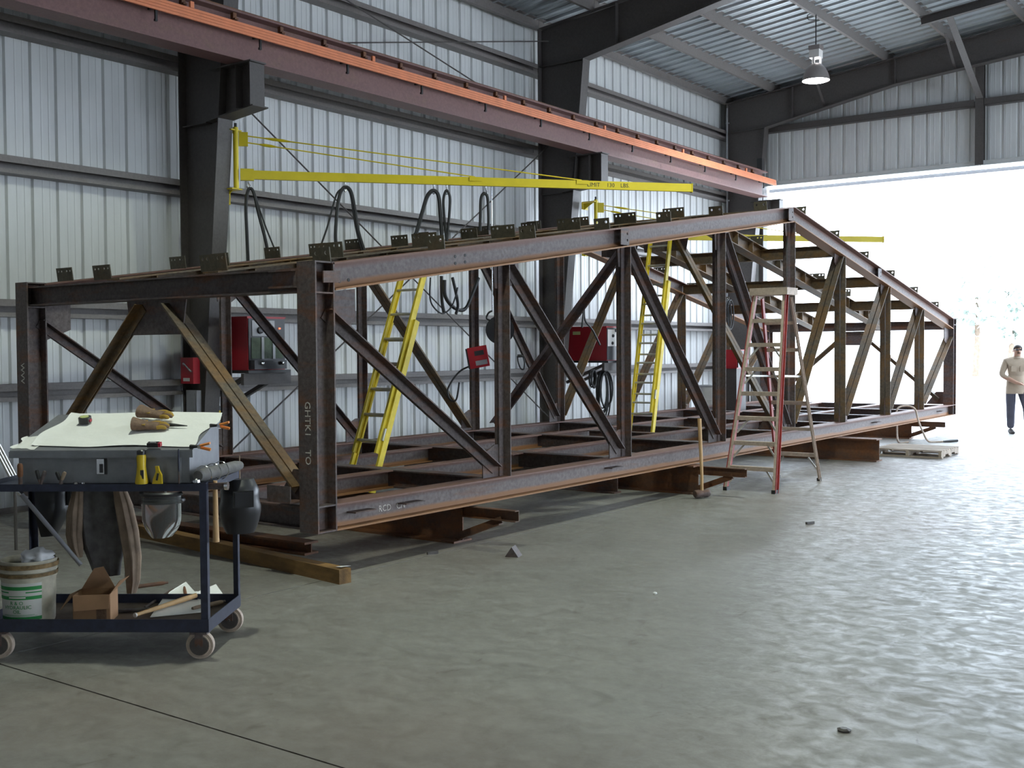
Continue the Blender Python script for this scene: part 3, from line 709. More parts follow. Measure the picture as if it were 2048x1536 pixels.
# wire feeder hanging from the boom
fp = jpx(985, 700); fx, fy = fp.x, fp.y
t = thing('wire_feeder', (fx, fy, 1.5), 'red wire feeder with a black wire spool hanging inside the truss', 'wire feeder')
obj('hanger_chain', MB().tube([(fx, fy, 3.84), (fx, fy, 2.25)], .008, 6), 'chrome', t)
obj('hanger_hook', MB().tube(spline([(fx, fy, 2.25), (fx-.04, fy-.03, 2.22), (fx-.06, fy-.04, 2.15), (fx, fy, 2.12)], 5), .012, 6), 'black_paint', t, True)
rt = CR.copy(); rt.z = 0; rt.normalize(); bk = V3(-rt.y, rt.x, 0)
sc = jpx(1000, 660)
obj('spool', MB().lathe(sc-bk*.06, [(.02, 0), (.185, 0), (.185, .012), (.09, .02), (.09, .10), (.185, .108), (.185, .12), (.02, .12)], bk, 32), 'plastic_black', t, True)
obj('spool_bracket', MB().bar(sc+bk*.075+V3(0, 0, .20), sc+bk*.075-V3(0, 0, .20), .06, .012, up=tuple(bk)), 'black_paint', t)
c = jpx(957, 714); tl = math.radians(10); ax = (rt*math.cos(tl)+V3(0, 0, math.sin(tl)), bk, V3(0, 0, math.cos(tl))-rt*math.sin(tl))
obj('body', MB().box(c, (.25, .20, .27), ax), 'welder_red', t)
obj('front_panel', MB().box(c-ax[0]*.135, (.024, .19, .26), ax), 'plastic_black', t)
obj('name_plate', MB().box(c-bk*.103-ax[2]*.075+ax[0]*.03, (.15, .006, .06), ax), 'panel_grey', t)
obj('vent', MB().box(c-bk*.103+ax[2]*.05+ax[0]*.02, (.12, .006, .06), ax), 'plastic_black', t)
a = c-ax[0]*.15-ax[2]*.10
obj('torch_cable', MB().tube(spline([a, a-rt*.10-V3(0, 0, .05), a-rt*.20-V3(0, 0, .16), a-rt*.27-V3(0, 0, .30), a-rt*.24-V3(0, 0, .42), a-rt*.16-V3(0, 0, .42), a-rt*.12-V3(0, 0, .2)], 6), .012, 6), 'black_rubber', t, True)
b = jpx(1035, 712)
obj('gun', MB().tube(spline([b, b+V3(0, 0, .0)+rt*.05, b+rt*.09-V3(0, 0, .01)], 3), [.02, .022, .02, .018, .015, .012, .01], 8), 'black_rubber', t, True)
obj('gun_hose', MB().tube(spline([b, b-V3(0, 0, .08)+rt*.01, b-V3(0, 0, .16)+rt*.04, b-V3(0, 0, .17)+rt*.08, b-V3(0, 0, .08)+rt*.09, b+rt*.07], 5), .010, 6), 'black_rubber', t, True)

# ================================================================== WELDING MACHINES ON THE COLUMNS
def welder(x0, x1, y0, y1, z0, z1, label, shelf_label, detail):
    """red side faces the near end (-y), control front faces the room (+x, at x1)"""
    t = thing('welding_machine', ((x0+x1)/2, (y0+y1)/2, z0), label, 'welding machine', 'red welding machines on column shelves')
    obj('case', MB().box(((x0+x1)/2, (y0+y1)/2, (z0+z1)/2), (x1-x0, y1-y0, z1-z0)), 'welder_red', t)
    obj('roof_plate', MB().box(((x0+x1)/2, (y0+y1)/2, z1+.008), (x1-x0+.02, y1-y0+.02, .016)), 'welder_red', t)
    ym = (y0+y1)/2; w = y1-y0; h = z1-z0
    obj('front', MB().box((x1+.006, ym, (z0+z1)/2), (.012, w-.02, h-.02)), 'plastic_black', t)
    if detail == 1:
        obj('control_panel', MB().box((x1+.014, ym-.06, z0+h*.80), (.008, w*.60, h*.30)), 'panel_grey', t)
        obj('dial', MB().lathe((x1+.016, ym-.12, z0+h*.76), [(.045, 0), (.04, .03), (.02, .035)], (1, 0, 0), 16), 'plastic_black', t)
        obj('pilot_light', MB().box((x1+.02, y1-.10, z0+h*.80), (.01, .022, .018)), 'led_red', t)
        obj('louvre_panel', MB().box((x1+.014, ym, z0+h*.42), (.008, w*.84, h*.40)), 'louvre_green', t)
        for q in (-.08, .10): obj('strap', MB().box((x1+.022, ym+q, z0+h*.42), (.010, .04, h*.42)), 'panel_grey', t)
        obj('terminal_box', MB().box((x1+.05, ym-.02, z0+h*.10), (.10, w*.86, h*.17)), 'plastic_black', t)
        for q in (-.17, .15): obj('terminal', MB().lathe((x1+.10, ym+q, z0+h*.13), [(.022, 0), (.022, .03), (.008, .035)], (1, 0, 0), 12), 'chrome', t)
    else:
        obj('control_panel', MB().box((x1+.014, ym, z0+h*.68), (.008, w*.9, h*.5)), 'ballast_white', t)
        for a, b_ in ((.12, .84), (-.08, .74), (.10, .62), (-.10, .52), (.02, .9)): obj('dial', MB().lathe((x1+.018, ym+a, z0+h*b_), [(.03, 0), (.026, .02)], (1, 0, 0), 12), 'plastic_black', t)
        obj('warning_sticker', MB().box((x0+.20, y0-.002, z1-.10), (.16, .004, .06)), 'tape_face', t)
    s_ = thing('column_shelf', ((x0+x1)/2, ym, z0-.06), shelf_label, 'shelf', 'bracket shelves on the columns')
    obj('tray', MB().box(((x0+x1)/2+.02, ym, z0-.02), (x1-x0+.08, w+.08, .036)), 'black_paint', s_)
    obj('rail', MB().box((x1-.03, ym+.02, z0-.11), (.05, w+.16, .14)), 'frame_paint', s_)
    for q in (y0+.05, y1-.05): obj('bracket', MB().bar((x0-.05, q, z0-.40), (x1-.02, q, z0-.05), .05, .05), 'frame_paint', s_)
    return t
welder(-11.40, -10.62, 9.02, 9.62, 1.52, 2.16, 'red welding machine with a pilot light beside the first column', 'dark bracket shelf under the welding machine with the pilot light', 1)
welder(-11.27, -10.44, 17.05, 17.60, 1.54, 2.14, 'red welding machine with a pale control panel and dials', 'dark bracket shelf under the welding machine with the pale panel', 2)
tw_ = thing('welding_machine', (-10.8, 21.0, .9), 'small dark red welding machine standing deep in the corner behind the step ladder', 'welding machine', 'red welding machines on column shelves')
p = at(1466, 718, X=-9.8)
obj('case', MB().box((p.x, p.y, p.z), (.42, .55, .38)), 'welder_red', tw_); obj('front', MB().box((p.x+.22, p.y, p.z), (.02, .50, .34)), 'plastic_black', tw_)
obj('stand', MB().box((p.x, p.y, p.z-.19-(p.z-.19)/2), (.36, .45, p.z-.19)), 'frame_paint', tw_)
# coiled cables under the second machine
def coil(c, r1, r2, turns, r, ax, label, loops=0):
    t = thing('cable_coil', tuple(c), label, 'cable', 'cable coils hung on the columns')
    c = Vector(c); n = 18*turns; e = V3(0, 0, 1)
    for k in range(turns):
        a_, b_ = r1*random.uniform(.75, 1.1), r2*random.uniform(.8, 1.15); o_ = Vector(ax)*random.uniform(-.05, .05); rd = ax2 = Vector((ax[1], -ax[0], 0))
        sh = random.uniform(-.05, .05)
        pts = [c + o_ + ax2*(a_*math.cos(2*math.pi*i/18)+sh) + e*(b_*math.sin(2*math.pi*i/18)-b_) for i in range(18)]
        obj('turn', MB().tube(pts, r, 6, closed=True), 'black_rubber', t, True)
    return t
coil(at(1208, 742, X=-10.55), .20, .40, 7, .014, (1, 0, 0), 'tangle of black cable coils hanging under the pale-fronted welding machine')
coil(at(1186, 740, X=-10.6), .09, .16, 4, .016, (1, 0, 0), 'small bundle of black and grey leads beside the cable tangle')
coil(at(1455, 600, X=-9.6), .14, .32, 6, .012, (1, 0, 0), 'black hoses bunched under the truss roof near the far corner')
P = [at(x, y, X=-10.0) for x, y in [(1164, 655), (1168, 612), (1170, 640), (1185, 660), (1200, 690)]]
one('power_lead', MB().tube(spline(P, 6), .016, 6), 'black_rubber', tuple(P[0]), 'stiff black lead rising from the pale-fronted welding machine', 'cable', None, True)

# fire box on the first column, small switch boxes
p = at(386, 741, Y=8.72)
t = thing('alarm_box', (p.x, 8.72, p.z), 'small red box with a white sticker on the first column', 'box')
obj('case', MB().box((p.x, 8.68, p.z), (.24, .10, .32)), 'welder_red', t); obj('sticker', MB().box((p.x-.01, 8.628, p.z-.11), (.12, .004, .04)), 'label_white', t)
obj('handle', MB().tube(spline([(p.x-.05, 8.62, p.z+.06), (p.x, 8.58, p.z+.09), (p.x+.06, 8.60, p.z+.03), (p.x+.12, 8.60, p.z-.01)], 4), .012, 6), 'chrome', t, True)
p = at(393, 803, Y=8.74)
one('switch_box', MB().box((p.x, 8.70, p.z), (.20, .07, .28)).box((p.x, 8.66, p.z), (.14, .012, .20)), 'panel_grey', (p.x, 8.70, p.z-.14), 'flat grey switch box below the small red box', 'switch box')
p = at(436, 826, Y=9.0)
t = thing('spray_can', (p.x, 9.0, p.z-.08), 'yellow spray can with black cap on the first column', 'can')
obj('body', MB().lathe((p.x, 9.0, p.z-.08), [(.035, 0), (.037, .01), (.037, .10), (.03, .115)], n=16), 'plastic_yellow', t, True); obj('cap', MB().lathe((p.x, 9.0, p.z+.035), [(.033, 0), (.033, .045), (.028, .055)], n=16), 'plastic_black', t, True)
obj('holder', MB().box((p.x-.03, 8.98, p.z-.09), (.14, .09, .012)), 'frame_paint', t)
# corner of the gable wall: conduit, switch cabinet
t = thing('conduit', (-11.3, 24.1, 0), 'pale conduit running up the corner portal frame', 'conduit')
cx = at(1454, 300, Y=24.12)
obj('pipe', MB().tube([(cx.x, 24.12, .3), (cx.x, 24.12, 7.35)], .02, 8), 'panel_grey', t, True)
for z in (1.2, 3.2, 5.2, 7.0): obj('strap', MB().box((cx.x, 24.13, z), (.10, .03, .03)), 'panel_grey', t)
p = at(1480, 700, Y=23.95)
t = thing('switch_cabinet', (p.x, 23.95, 1.2), 'tall dark grey switch cabinet with a pale edge in the far corner', 'cabinet')
obj('body', MB().box((p.x-.05, 24.0, 1.75), (.62, .22, 1.3)), 'frame_paint', t); obj('door', MB().box((p.x-.05, 23.88, 1.75), (.56, .02, 1.22)), 'frame_paint', t); obj('side_trim', MB().box((p.x+.27, 23.88, 1.75), (.06, .03, 1.2)), 'label_white', t)
obj('stand_leg', MB().box((p.x-.30, 24.0, .55), (.05, .05, 1.1)), 'frame_paint', t); obj('stand_leg', MB().box((p.x+.20, 24.0, .55), (.05, .05, 1.1)), 'frame_paint', t)
# pale drum by the wall
p = at(1420, 805, X=-11.1)
t = thing('drum', (p.x, p.y, 0), 'pale plastic drum standing by the wall behind the truss', 'drum')
obj('body', MB().lathe((p.x, p.y, 0), [(.27, 0), (.29, .03), (.29, .30), (.30, .32), (.29, .34), (.29, .60), (.30, .62), (.29, .64), (.29, .86), (.26, .90)], n=28), 'label_white', t, True)
obj('lid', MB().lathe((p.x, p.y, .90), [(.285, 0), (.285, .03), (.27, .035)], n=28), 'panel_grey', t, True)

# ================================================================== LADDERS
def ext_ladder(x, y0, z0, y1, z1, label, split=.45):
    """leans along y; rails at x +- w; base section and fly section"""
    t = thing('extension_ladder', (x, y0, z0), label, 'ladder', 'yellow extension ladders inside the truss')
    a = Vector((x, y0, z0)); b = Vector((x, y1, z1)); d = (b-a).normalized(); nrm_ = V3(0, -d.z, d.y) if d.y > 0 else V3(0, d.z, -d.y); L = (b-a).length
    for nm, w, off, l0, l1 in (('base', .215, 0, 0, .80*L), ('fly', .185, .045, .22*L, L)):
        sec = None
        for s_ in (-1, 1):
            p0 = a+d*l0+nrm_*off+V3(s_*w, 0, 0); p1 = a+d*l1+nrm_*off+V3(s_*w, 0, 0)
            obj(nm+'_rail', MB().channel(p0, p1, .078, .030, .006, up=tuple(nrm_), flip=(1 if s_ < 0 else -1)), 'ladder_yellow', t)
        q = l0+.15
        while q < l1-.1:
            c = a+d*q+nrm_*off; obj(nm+'_rung', MB().tube([c-V3(w-.004, 0, 0), c+V3(w-.004, 0, 0)], .015, 10), 'aluminium', t, True); q += .305
    for s_ in (-1, 1):
        c = a+d*(.30*L)+nrm_*.03+V3(s_*.20, 0, 0); obj('rung_lock', MB().box(c, (.025, .06, .14), (V3(1, 0, 0), nrm_, d)), 'aluminium', t)
        c = a+d*.02+V3(s_*.215, 0, 0); obj('foot', MB().box(c+V3(0, 0, .0), (.05, .10, .03)), 'black_rubber', t)
    return t
la, lb_ = at(738, 905, X=-8.62), at(826, 570, X=-8.62); ls = (lb_.y-la.y)/(lb_.z-la.z)
ext_ladder(-8.62, la.y-ls*(la.z-.03), .03, la.y+ls*(2.60-la.z), 2.60, 'yellow extension ladder leaning inside the near end of the truss')
ext_ladder(-8.32, 14.46, .03, 15.24, 3.46, 'yellow extension ladder leaning inside the truss under the ridge')

# step ladder on the open floor
t = thing('step_ladder', (-5.68, 13.3, 0), 'tall worn red fibreglass step ladder standing open beside the truss', 'ladder')
HT = 2.42
FR, FLf = V3(-5.36, 12.60, 0), V3(-5.99, 12.60, 0); TR, TL = V3(-5.49, 13.22, HT), V3(-5.87, 13.22, HT)
RR, RLf = V3(-5.40, 14.14, 0), V3(-5.97, 14.14, 0); UR, UL = V3(-5.50, 13.40, HT-.04), V3(-5.86, 13.40, HT-.04)
def rail(name, p0, p1, s_, d, w, mat_, lip='ladder_worn'):
    r_ = obj(name, MB().channel(p0, p1, d, w, .006, up=(0, 1, 0), flip=s_), mat_, t)
    return r_
for s_, p0, p1 in ((-1, FR, TR), (1, FLf, TL)):
    r_ = rail('front_rail', p0, p1, s_, .085, .032, 'ladder_red')
    obj('worn_edge', MB().bar(p0+V3(0, -.044, 0), p1+V3(0, -.044, 0), .034, .004, up=(0, 1, 0)), 'ladder_worn', r_)
    obj('worn_face', MB().bar(p0+V3(-s_*.003, 0, 0), p1+V3(-s_*.003, 0, 0), .003, .084, up=(0, 1, 0)), 'ladder_worn', r_) if s_ < 0 else None
    obj('foot', MB().box(p0+V3(0, 0, .022), (.05, .10, .044)), 'black_rubber', t)
for s_, p0, p1 in ((-1, RR, UR), (1, RLf, UL)):
    rail('rear_rail', p0, p1, s_, .055, .026, 'ladder_worn' if s_ < 0 else 'ladder_red'); obj('foot', MB().box(p0+V3(0, 0, .02), (.04, .07, .04)), 'black_rubber', t)
obj('top_cap', MB().box((-5.68, 13.31, HT+.035), (.50, .34, .09)), 'ladder_worn', t)
for k in range(1, 8):
    f = k*.302/HT; a, b = FLf.lerp(TL, f), FR.lerp(TR, f)
    obj('step', MB().channel(a+V3(.004, .0, 0), b-V3(.004, .0, 0), .075, .05, .005, up=(0, 1, 0), flip=-1), 'ladder_worn', t)
    if k in (1, 2, 3, 5, 6):
        for s_, p0, p1 in ((1, FLf, TL), (-1, FR, TR)):
            q0 = p0.lerp(p1, f)+V3(s_*.16, .02, -.01); q1 = p0.lerp(p1, max(.015, f-.085))+V3(s_*.012, .02, 0)
            obj('step_brace', MB().bar(q0, q1, .022, .006, up=(0, 1, 0)), 'aluminium', t)
for k in range(1, 7):
    f = k*.35/HT; a, b = RLf.lerp(UL, f), RR.lerp(UR, f)
    obj('rear_bar', MB().bar(a, b, .05 if k % 2 else .04, .035, up=(0, 1, 0)), 'ladder_worn', t)
for s_, a, b in ((1, FLf, RLf), (-1, FR, RR)):
    T0, T1 = (TL, UL) if s_ > 0 else (TR, UR)
    obj('spreader', MB().bar(a.lerp(T0, .58)+V3(s_*.02, 0, 0), b.lerp(T1, .58)+V3(s_*.02, 0, 0), .006, .022), 'aluminium', t)
for s_, p0, p1 in ((-1, RR, UR), (1, RLf, UL)):
    obj('rear_brace', MB().bar(p0.lerp(p1, .13)+V3(s_*.02, 0, 0)*5, p0.lerp(p1, .06), .02, .006, up=(0, 1, 0)), 'aluminium', t)

# ================================================================== THINGS ON THE FLOOR
t = thing('sledgehammer', (-5.9, 11.75, 0), 'sledgehammer standing on its head with wooden handle up against the truss', 'hammer')
hd = (CR-V3(0, 0, CR.z)).normalized()
hd = (hd*.85+V3(-hd.y, hd.x, 0)*.5).normalized()
c = V3(-5.90, 11.75, .055)
obj('head', MB().lathe(c-hd*.105, [(.036, 0), (.048, .015), (.048, .06), (.042, .08), (.042, .13), (.048, .15), (.048, .195), (.036, .21)], hd, 16), 'truss_steel', t, True)
obj('handle', MB().tube([c, c+V3(0, 0, .2), c+V3(-.015, 0, .55), c+V3(-.03, 0, .875)], [.020, .019, .022, .024], 10), 'wood_handle', t, True)

t = thing('pallet', (-5.42, 18.45, 0), 'weathered wooden pallet lying flat on the floor', 'pallet')
x0, x1, y0, y1 = -5.95, -4.88, 17.95, 18.95
for x in (x0+.03, (x0+x1)/2, x1-.03):
    m_ = MB()
    obj('stringer', MB().plate([(x, y0, .018), (x, y0+.22, .018), (x, y0+.24, .05), (x, y0+.40, .05), (x, y0+.42, .018), (x, y1-.42, .018), (x, y1-.40, .05), (x, y1-.24, .05), (x, y1-.22, .018), (x, y1, .018), (x, y1, .105), (x, y0, .105)], (.045, 0, 0)), 'pallet_wood', t)
for k in range(8): obj('deck_board', MB().box(((x0+x1)/2, y0+.05+k*(y1-y0-.10)/7, .114), (x1-x0, .095, .018)), 'pallet_wood', t)
for y in (y0+.05, (y0+y1)/2, y1-.05): obj('bottom_board', MB().box(((x0+x1)/2, y, .009), (x1-x0, .09, .018)), 'pallet_wood', t)

one('timber', MB().bar((-5.95, 5.96, .055), (-9.3, 6.44, .055), .11, .11), 'timber', (-7.6, 6.2, 0), 'long square yellow-brown timber lying on the floor by the tool cart', 'timber')
one('paper_scrap', MB().plate([(-6.05, 6.02, .1125), (-5.98, 6.05, .118), (-5.99, 5.95, .122), (-6.06, 5.97, .113)], (0, 0, .002)), 'paper', (-6.02, 6.0, .111), 'crumpled white scrap on the end of the timber', 'paper')
c = at(1027, 1112, Z=0); a = math.radians(20); e1 = V3(math.cos(a), math.sin(a), 0); e2 = V3(-e1.y, e1.x, 0)
one('steel_wedge', MB().plate([c-e1*.06, c+e1*.06, c+e1*.0+V3(0, 0, .085)], tuple(e2*.12)), 'truss_steel', tuple(c), 'triangular steel offcut standing on the floor', 'steel offcut')
for (x, y, s_, lb) in ((865, 1108, .05, 'small dark bolt lying near the stub beam'), (1620, 1048, .05, 'small dark steel chip on the open floor beyond the ladder'), (1688, 1462, .06, 'dark washer lying on the open floor'), (1310, 1188, .03, 'tiny pale pebble on the open floor')):
    c = at(x, y, Z=0); one('debris', MB().lathe(c, [(s_*.5, 0), (s_*.55, .008), (s_*.3, .014)], n=7) if 'washer' in lb or 'pebble' in lb else MB().box(c+V3(0, 0, .012), (s_*2, s_*.5, .024), (hd, V3(-hd.y, hd.x, 0), V3(0, 0, 1))), 'paper' if 'pebble' in lb else 'frame_paint', tuple(c), lb, 'debris', 'bits of debris on the floor')
# air hose thrown over the far end of the bottom chord
f1 = at(1797, 884, Z=.02); f2 = at(1858, 883, Z=.02); f3 = at(1886, 883, Z=.02); f4 = at(1915, 881, Z=.03)
yc = at(1832, 830, X=-6.16).y
P = [V3(f1.x+.15, f1.y+.1, .02), f1, V3(-6.42, f1.y+.2, .30), V3(-6.44, yc-.2, .60), V3(-6.32, yc-.05, .66), V3(-6.18, yc, .60), V3(-6.12, yc, .40), at(1845, 862, X=-6.0), f2, f3]
t = thing('air_hose', tuple(f1), 'tan air hose draped over the bottom chord near the far end of the truss', 'hose')
obj('hose', MB().tube(spline(P, 7), .017, 8), 'ladder_worn', t, True); obj('nozzle', MB().tube([f3, f3.lerp(f4, .5), f4], [.018, .026, .026], 8), 'black_paint', t, True)
# ================================================================== OUTSIDE: trees far beyond the door, nearly bleached out
def tree(x, y, h, label):
    t = thing('tree', (x, y, -.03), label, 'tree', 'trees beyond the yard')
    obj('trunk', MB().tube([(x, y, -.05), (x+.1, y, h*.3), (x, y+.1, h*.62)], [.22, .17, .08], 8), 'bark', t, True)
    m_ = MB()
    for k in range(420):
        u, v, w = (random.gauss(0, 1) for _ in range(3)); n_ = math.sqrt(u*u+v*v+w*w); r = random.uniform(.35, 1)**.5
        c = V3(x+u/n_*r*h*.24, y+v/n_*r*h*.24, h*.66+w/n_*r*h*.34); s_ = random.uniform(.25, .5); a_ = Vector((random.uniform(-1, 1), random.uniform(-1, 1), random.uniform(-1, 1))).normalized(); b_ = a_.orthogonal().normalized()
        m_.add([c-a_*s_, c+b_*s_*.6, c+a_*s_, c-b_*s_*.6], [(0, 1, 2, 3)])
    o_ = obj('foliage', m_, 'bleached_leaf', t)
    o_['kind'] = 'stuff'
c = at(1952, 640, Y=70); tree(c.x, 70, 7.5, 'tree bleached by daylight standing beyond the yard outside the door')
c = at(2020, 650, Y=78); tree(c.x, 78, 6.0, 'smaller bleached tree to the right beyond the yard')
# ================================================================== TOOL CART WITH SLOPED TOOLBOX
CO = V3(-5.16, 4.0, 0); CA = math.radians(34.5)
cu = V3(math.cos(CA), math.sin(CA), 0); cv = V3(-math.sin(CA), math.cos(CA), 0); cz = V3(0, 0, 1); CX = (cu, cv, cz)
def K(u, v, z): return CO + cu*u + cv*v + cz*z
def kpx(x, y, v=0.0): return on_plane(x, y, K(0, v, 0), cv)              # pixel on the upright plane v of the cart
def cuv(p): p = p-CO; return p.dot(cu), p.dot(cv), p.z
U0, U1, W1 = -1.26, .055, .66
ct_ = thing('tool_cart', tuple(K(-.6, .33, 0)), 'dark blue steel tool cart on casters with two shelves', 'cart')
for u in (U0+.02, U1-.02):
    for v in (.02, W1-.02):
        s1, s2 = (1 if u < -.5 else -1), (1 if v < .3 else -1)
        obj('post', MB().box(K(u, v-s2*.018, .585), (.04, .005, .85), CX).box(K(u-s1*.018, v, .585), (.005, .04, .85), CX), 'cart_blue', ct_)
for nm, z0, z1 in (('lower_shelf', .158, .232), ('upper_shelf', .962, 1.004)):
    m_ = obj(nm, MB().box(K((U0+U1)/2, W1/2, z0+.012), (U1-U0-.01, W1-.01, .008), CX), 'cart_blue', ct_)
    h, zc = z1-z0, (z0+z1)/2
    for u, v, su, sv in (((U0+U1)/2, .0, U1-U0, .006), ((U0+U1)/2, W1, U1-U0, .006), (U0, W1/2, .006, W1), (U1, W1/2, .006, W1)): obj('edge', MB().box(K(u, v, zc), (su, sv, h), CX), 'cart_blue', m_)
obj('shelf_lining', MB().box(K((U0+U1)/2, W1/2, .1765), (U1-U0-.03, W1-.03, .004), CX), 'dirt', ct_)
for u in (U0+.10, .0):
    for v in (.03, W1-.03):
        cs = obj('caster', MB().box(K(u, v, .153), (.10, .09, .010), CX).box(K(u, v-.032, .115), (.045, .006, .075), CX).box(K(u, v+.032, .115), (.045, .006, .075), CX), 'truss_steel', ct_)
        obj('wheel', MB().lathe(K(u, v-.024, .080), [(.02, 0), (.060, .0), (.062, .006), (.078, .006), (.080, .012), (.080, .036), (.078, .042), (.062, .042), (.060, .048), (.02, .048)], tuple(cv), 26), 'ladder_worn', cs, True)
        obj('hub', MB().lathe(K(u, v-.028, .080), [(.055, 0), (.055, .056)], tuple(cv), 20), 'frame_paint', cs, True)
        obj('axle', MB().tube([K(u, v-.042, .08), K(u, v+.042, .08)], .008, 8), 'frame_paint', cs, True)
# sloped toolbox
TU0, TU1, TV0, TV1, TZ, TF, TB = -1.035, -.055, .045, .615, 1.006, 1.180, 1.335
def lidz(v): return TF+.016 + (v-TV0)*(TB-TF)/(TV1-TV0)
tb = thing('toolbox', tuple(K(-.55, .33, TZ)), 'grey steel toolbox with sloped lid standing on the tool cart', 'toolbox')
for nm, pts, th_ in (('front', [K(TU0, TV0, TZ), K(TU1, TV0, TZ), K(TU1, TV0, TF), K(TU0, TV0, TF)], cv), ('back', [K(TU0, TV1, TZ), K(TU1, TV1, TZ), K(TU1, TV1, TB), K(TU0, TV1, TB)], cv),
                     ('side', [K(TU0, TV0, TZ), K(TU0, TV1, TZ), K(TU0, TV1, TB), K(TU0, TV0, TF)], cu), ('side', [K(TU1, TV0, TZ), K(TU1, TV1, TZ), K(TU1, TV1, TB), K(TU1, TV0, TF)], cu),
                     ('base', [K(TU0, TV0, TZ), K(TU1, TV0, TZ), K(TU1, TV1, TZ), K(TU0, TV1, TZ)], cz)):
    obj(nm, MB().plate(pts, tuple(th_*.006)), 'toolbox_grey', tb)
ld = obj('lid', MB().plate([K(TU0-.04, TV0-.03, lidz(TV0-.03)), K(TU1+.03, TV0-.03, lidz(TV0-.03)), K(TU1+.02, TV1+.02, lidz(TV1+.02)), K(TU0-.03, TV1+.02, lidz(TV1+.02))], (0, 0, .012)), 'toolbox_grey', tb)
obj('lip', MB().box(K((TU0+TU1)/2-.005, TV0-.032, TF-.010), (TU1-TU0+.075, .008, .036), CX), 'toolbox_grey', ld)
obj('corner_strip', MB().box(K(TU1-.05, TV0-.006, (TZ+TF)/2), (.012, .008, TF-TZ), CX), 'toolbox_grey', tb)
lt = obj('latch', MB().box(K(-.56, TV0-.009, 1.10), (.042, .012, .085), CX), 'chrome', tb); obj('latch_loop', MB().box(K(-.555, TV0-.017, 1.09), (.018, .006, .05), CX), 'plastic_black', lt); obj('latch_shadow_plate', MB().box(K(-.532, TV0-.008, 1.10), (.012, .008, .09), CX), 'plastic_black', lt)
# drawings spread over the lid
def sheet_paper(u0, u1, v0, v1, wav, seed, lift=.010, skew=(0, 0)):
    rnd = random.Random(seed); nu, nv = 26, 16; mb = MB(); ph = [rnd.uniform(0, 6) for _ in range(6)]
    for j in range(nv+1):
        for i in range(nu+1):
            a, b = i/nu, j/nv
            eu = .018*math.sin(3*b*3.1+ph[0])*(1 if i in (0, nu) else 0); ev = .014*math.sin(7*a+ph[1])*(1 if j in (0, nv) else 0)+(.03*max(0, math.sin(5.2*a+1.2)) if j == 0 else 0)
            u = u0+(u1-u0)*a+eu+skew[0]*b; v = v0+(v1-v0)*b+ev
            z = lidz(v)+lift+wav*(math.sin(9*a+ph[2]+2*b)+math.sin(6*b+ph[3]-4*a)+.6*math.sin(17*a-5*b+ph[4]))/2.6 + wav
            if i == 0: z += .006
            mb.v.append(K(u, v, z))
    n = nu+1
    for j in range(nv):
        for i in range(nu): mb.f.append((j*n+i, j*n+i+1, (j+1)*n+i+1, (j+1)*n+i))
    return mb
one('drawing_sheet', sheet_paper(-1.00, -.045, TV0+.01, TV1+.03, .0035, 3, .010, (.03, 0)), 'paper', tuple(K(-.5, .3, 1.25)), 'large wrinkled white sheet covering the toolbox lid', 'paper', None, True)
one('drawing_sheet', sheet_paper(-1.075, -.93, TV0-.01, TV0+.20, .002, 5, .006), 'paper', tuple(K(-1.0, .1, 1.2)), 'smaller white sheet peeping out beside the large sheet on the toolbox', 'paper', None, True)
PZ = .021
LN = (cz - cv*((TB-TF)/(TV1-TV0))).normalized(); LV = cu.cross(LN)*-1; LV = LN.cross(cu)
def lid_px(x, y, lift=PZ):
    p0 = K(0, TV0, lidz(TV0)+lift); return on_plane(x, y, p0, LN)
LX = (cu, LV, LN)
c = lid_px(170, 845)
t = thing('tape_measure', tuple(c), 'round-faced black tape measure with a yellow dial on the paper', 'tape measure')
m_ = MB().plate([c+cu*x+LV*y+LN*.018 for x, y in ((-.030, -.02), (-.018, -.032), (.034, -.032), (.034, .022), (.022, .034), (-.018, .034), (-.030, .02))], tuple(LN*.036)); obj('case', m_, 'plastic_black', t)
obj('dial', MB().lathe(c+LN*.036, [(.026, 0), (.026, .003), (.02, .004)], tuple(LN), 20), 'tape_face', t, True); obj('button', MB().box(c+cu*.036+LN*.014, (.006, .03, .014), LX), 'tape_red', t)
c = lid_px(307, 893)
t = thing('chalk_reel', tuple(c), 'small black and red chalk reel at the front edge of the paper', 'chalk reel')
obj('case', MB().box(c+LN*.012, (.062, .035, .024), LX), 'plastic_black', t); obj('cap', MB().box(c+cu*.038+LN*.012, (.014, .03, .022), LX), 'tape_red', t); obj('clip', MB().box(c+LN*.026, (.03, .018, .004), LX), 'panel_grey', t)
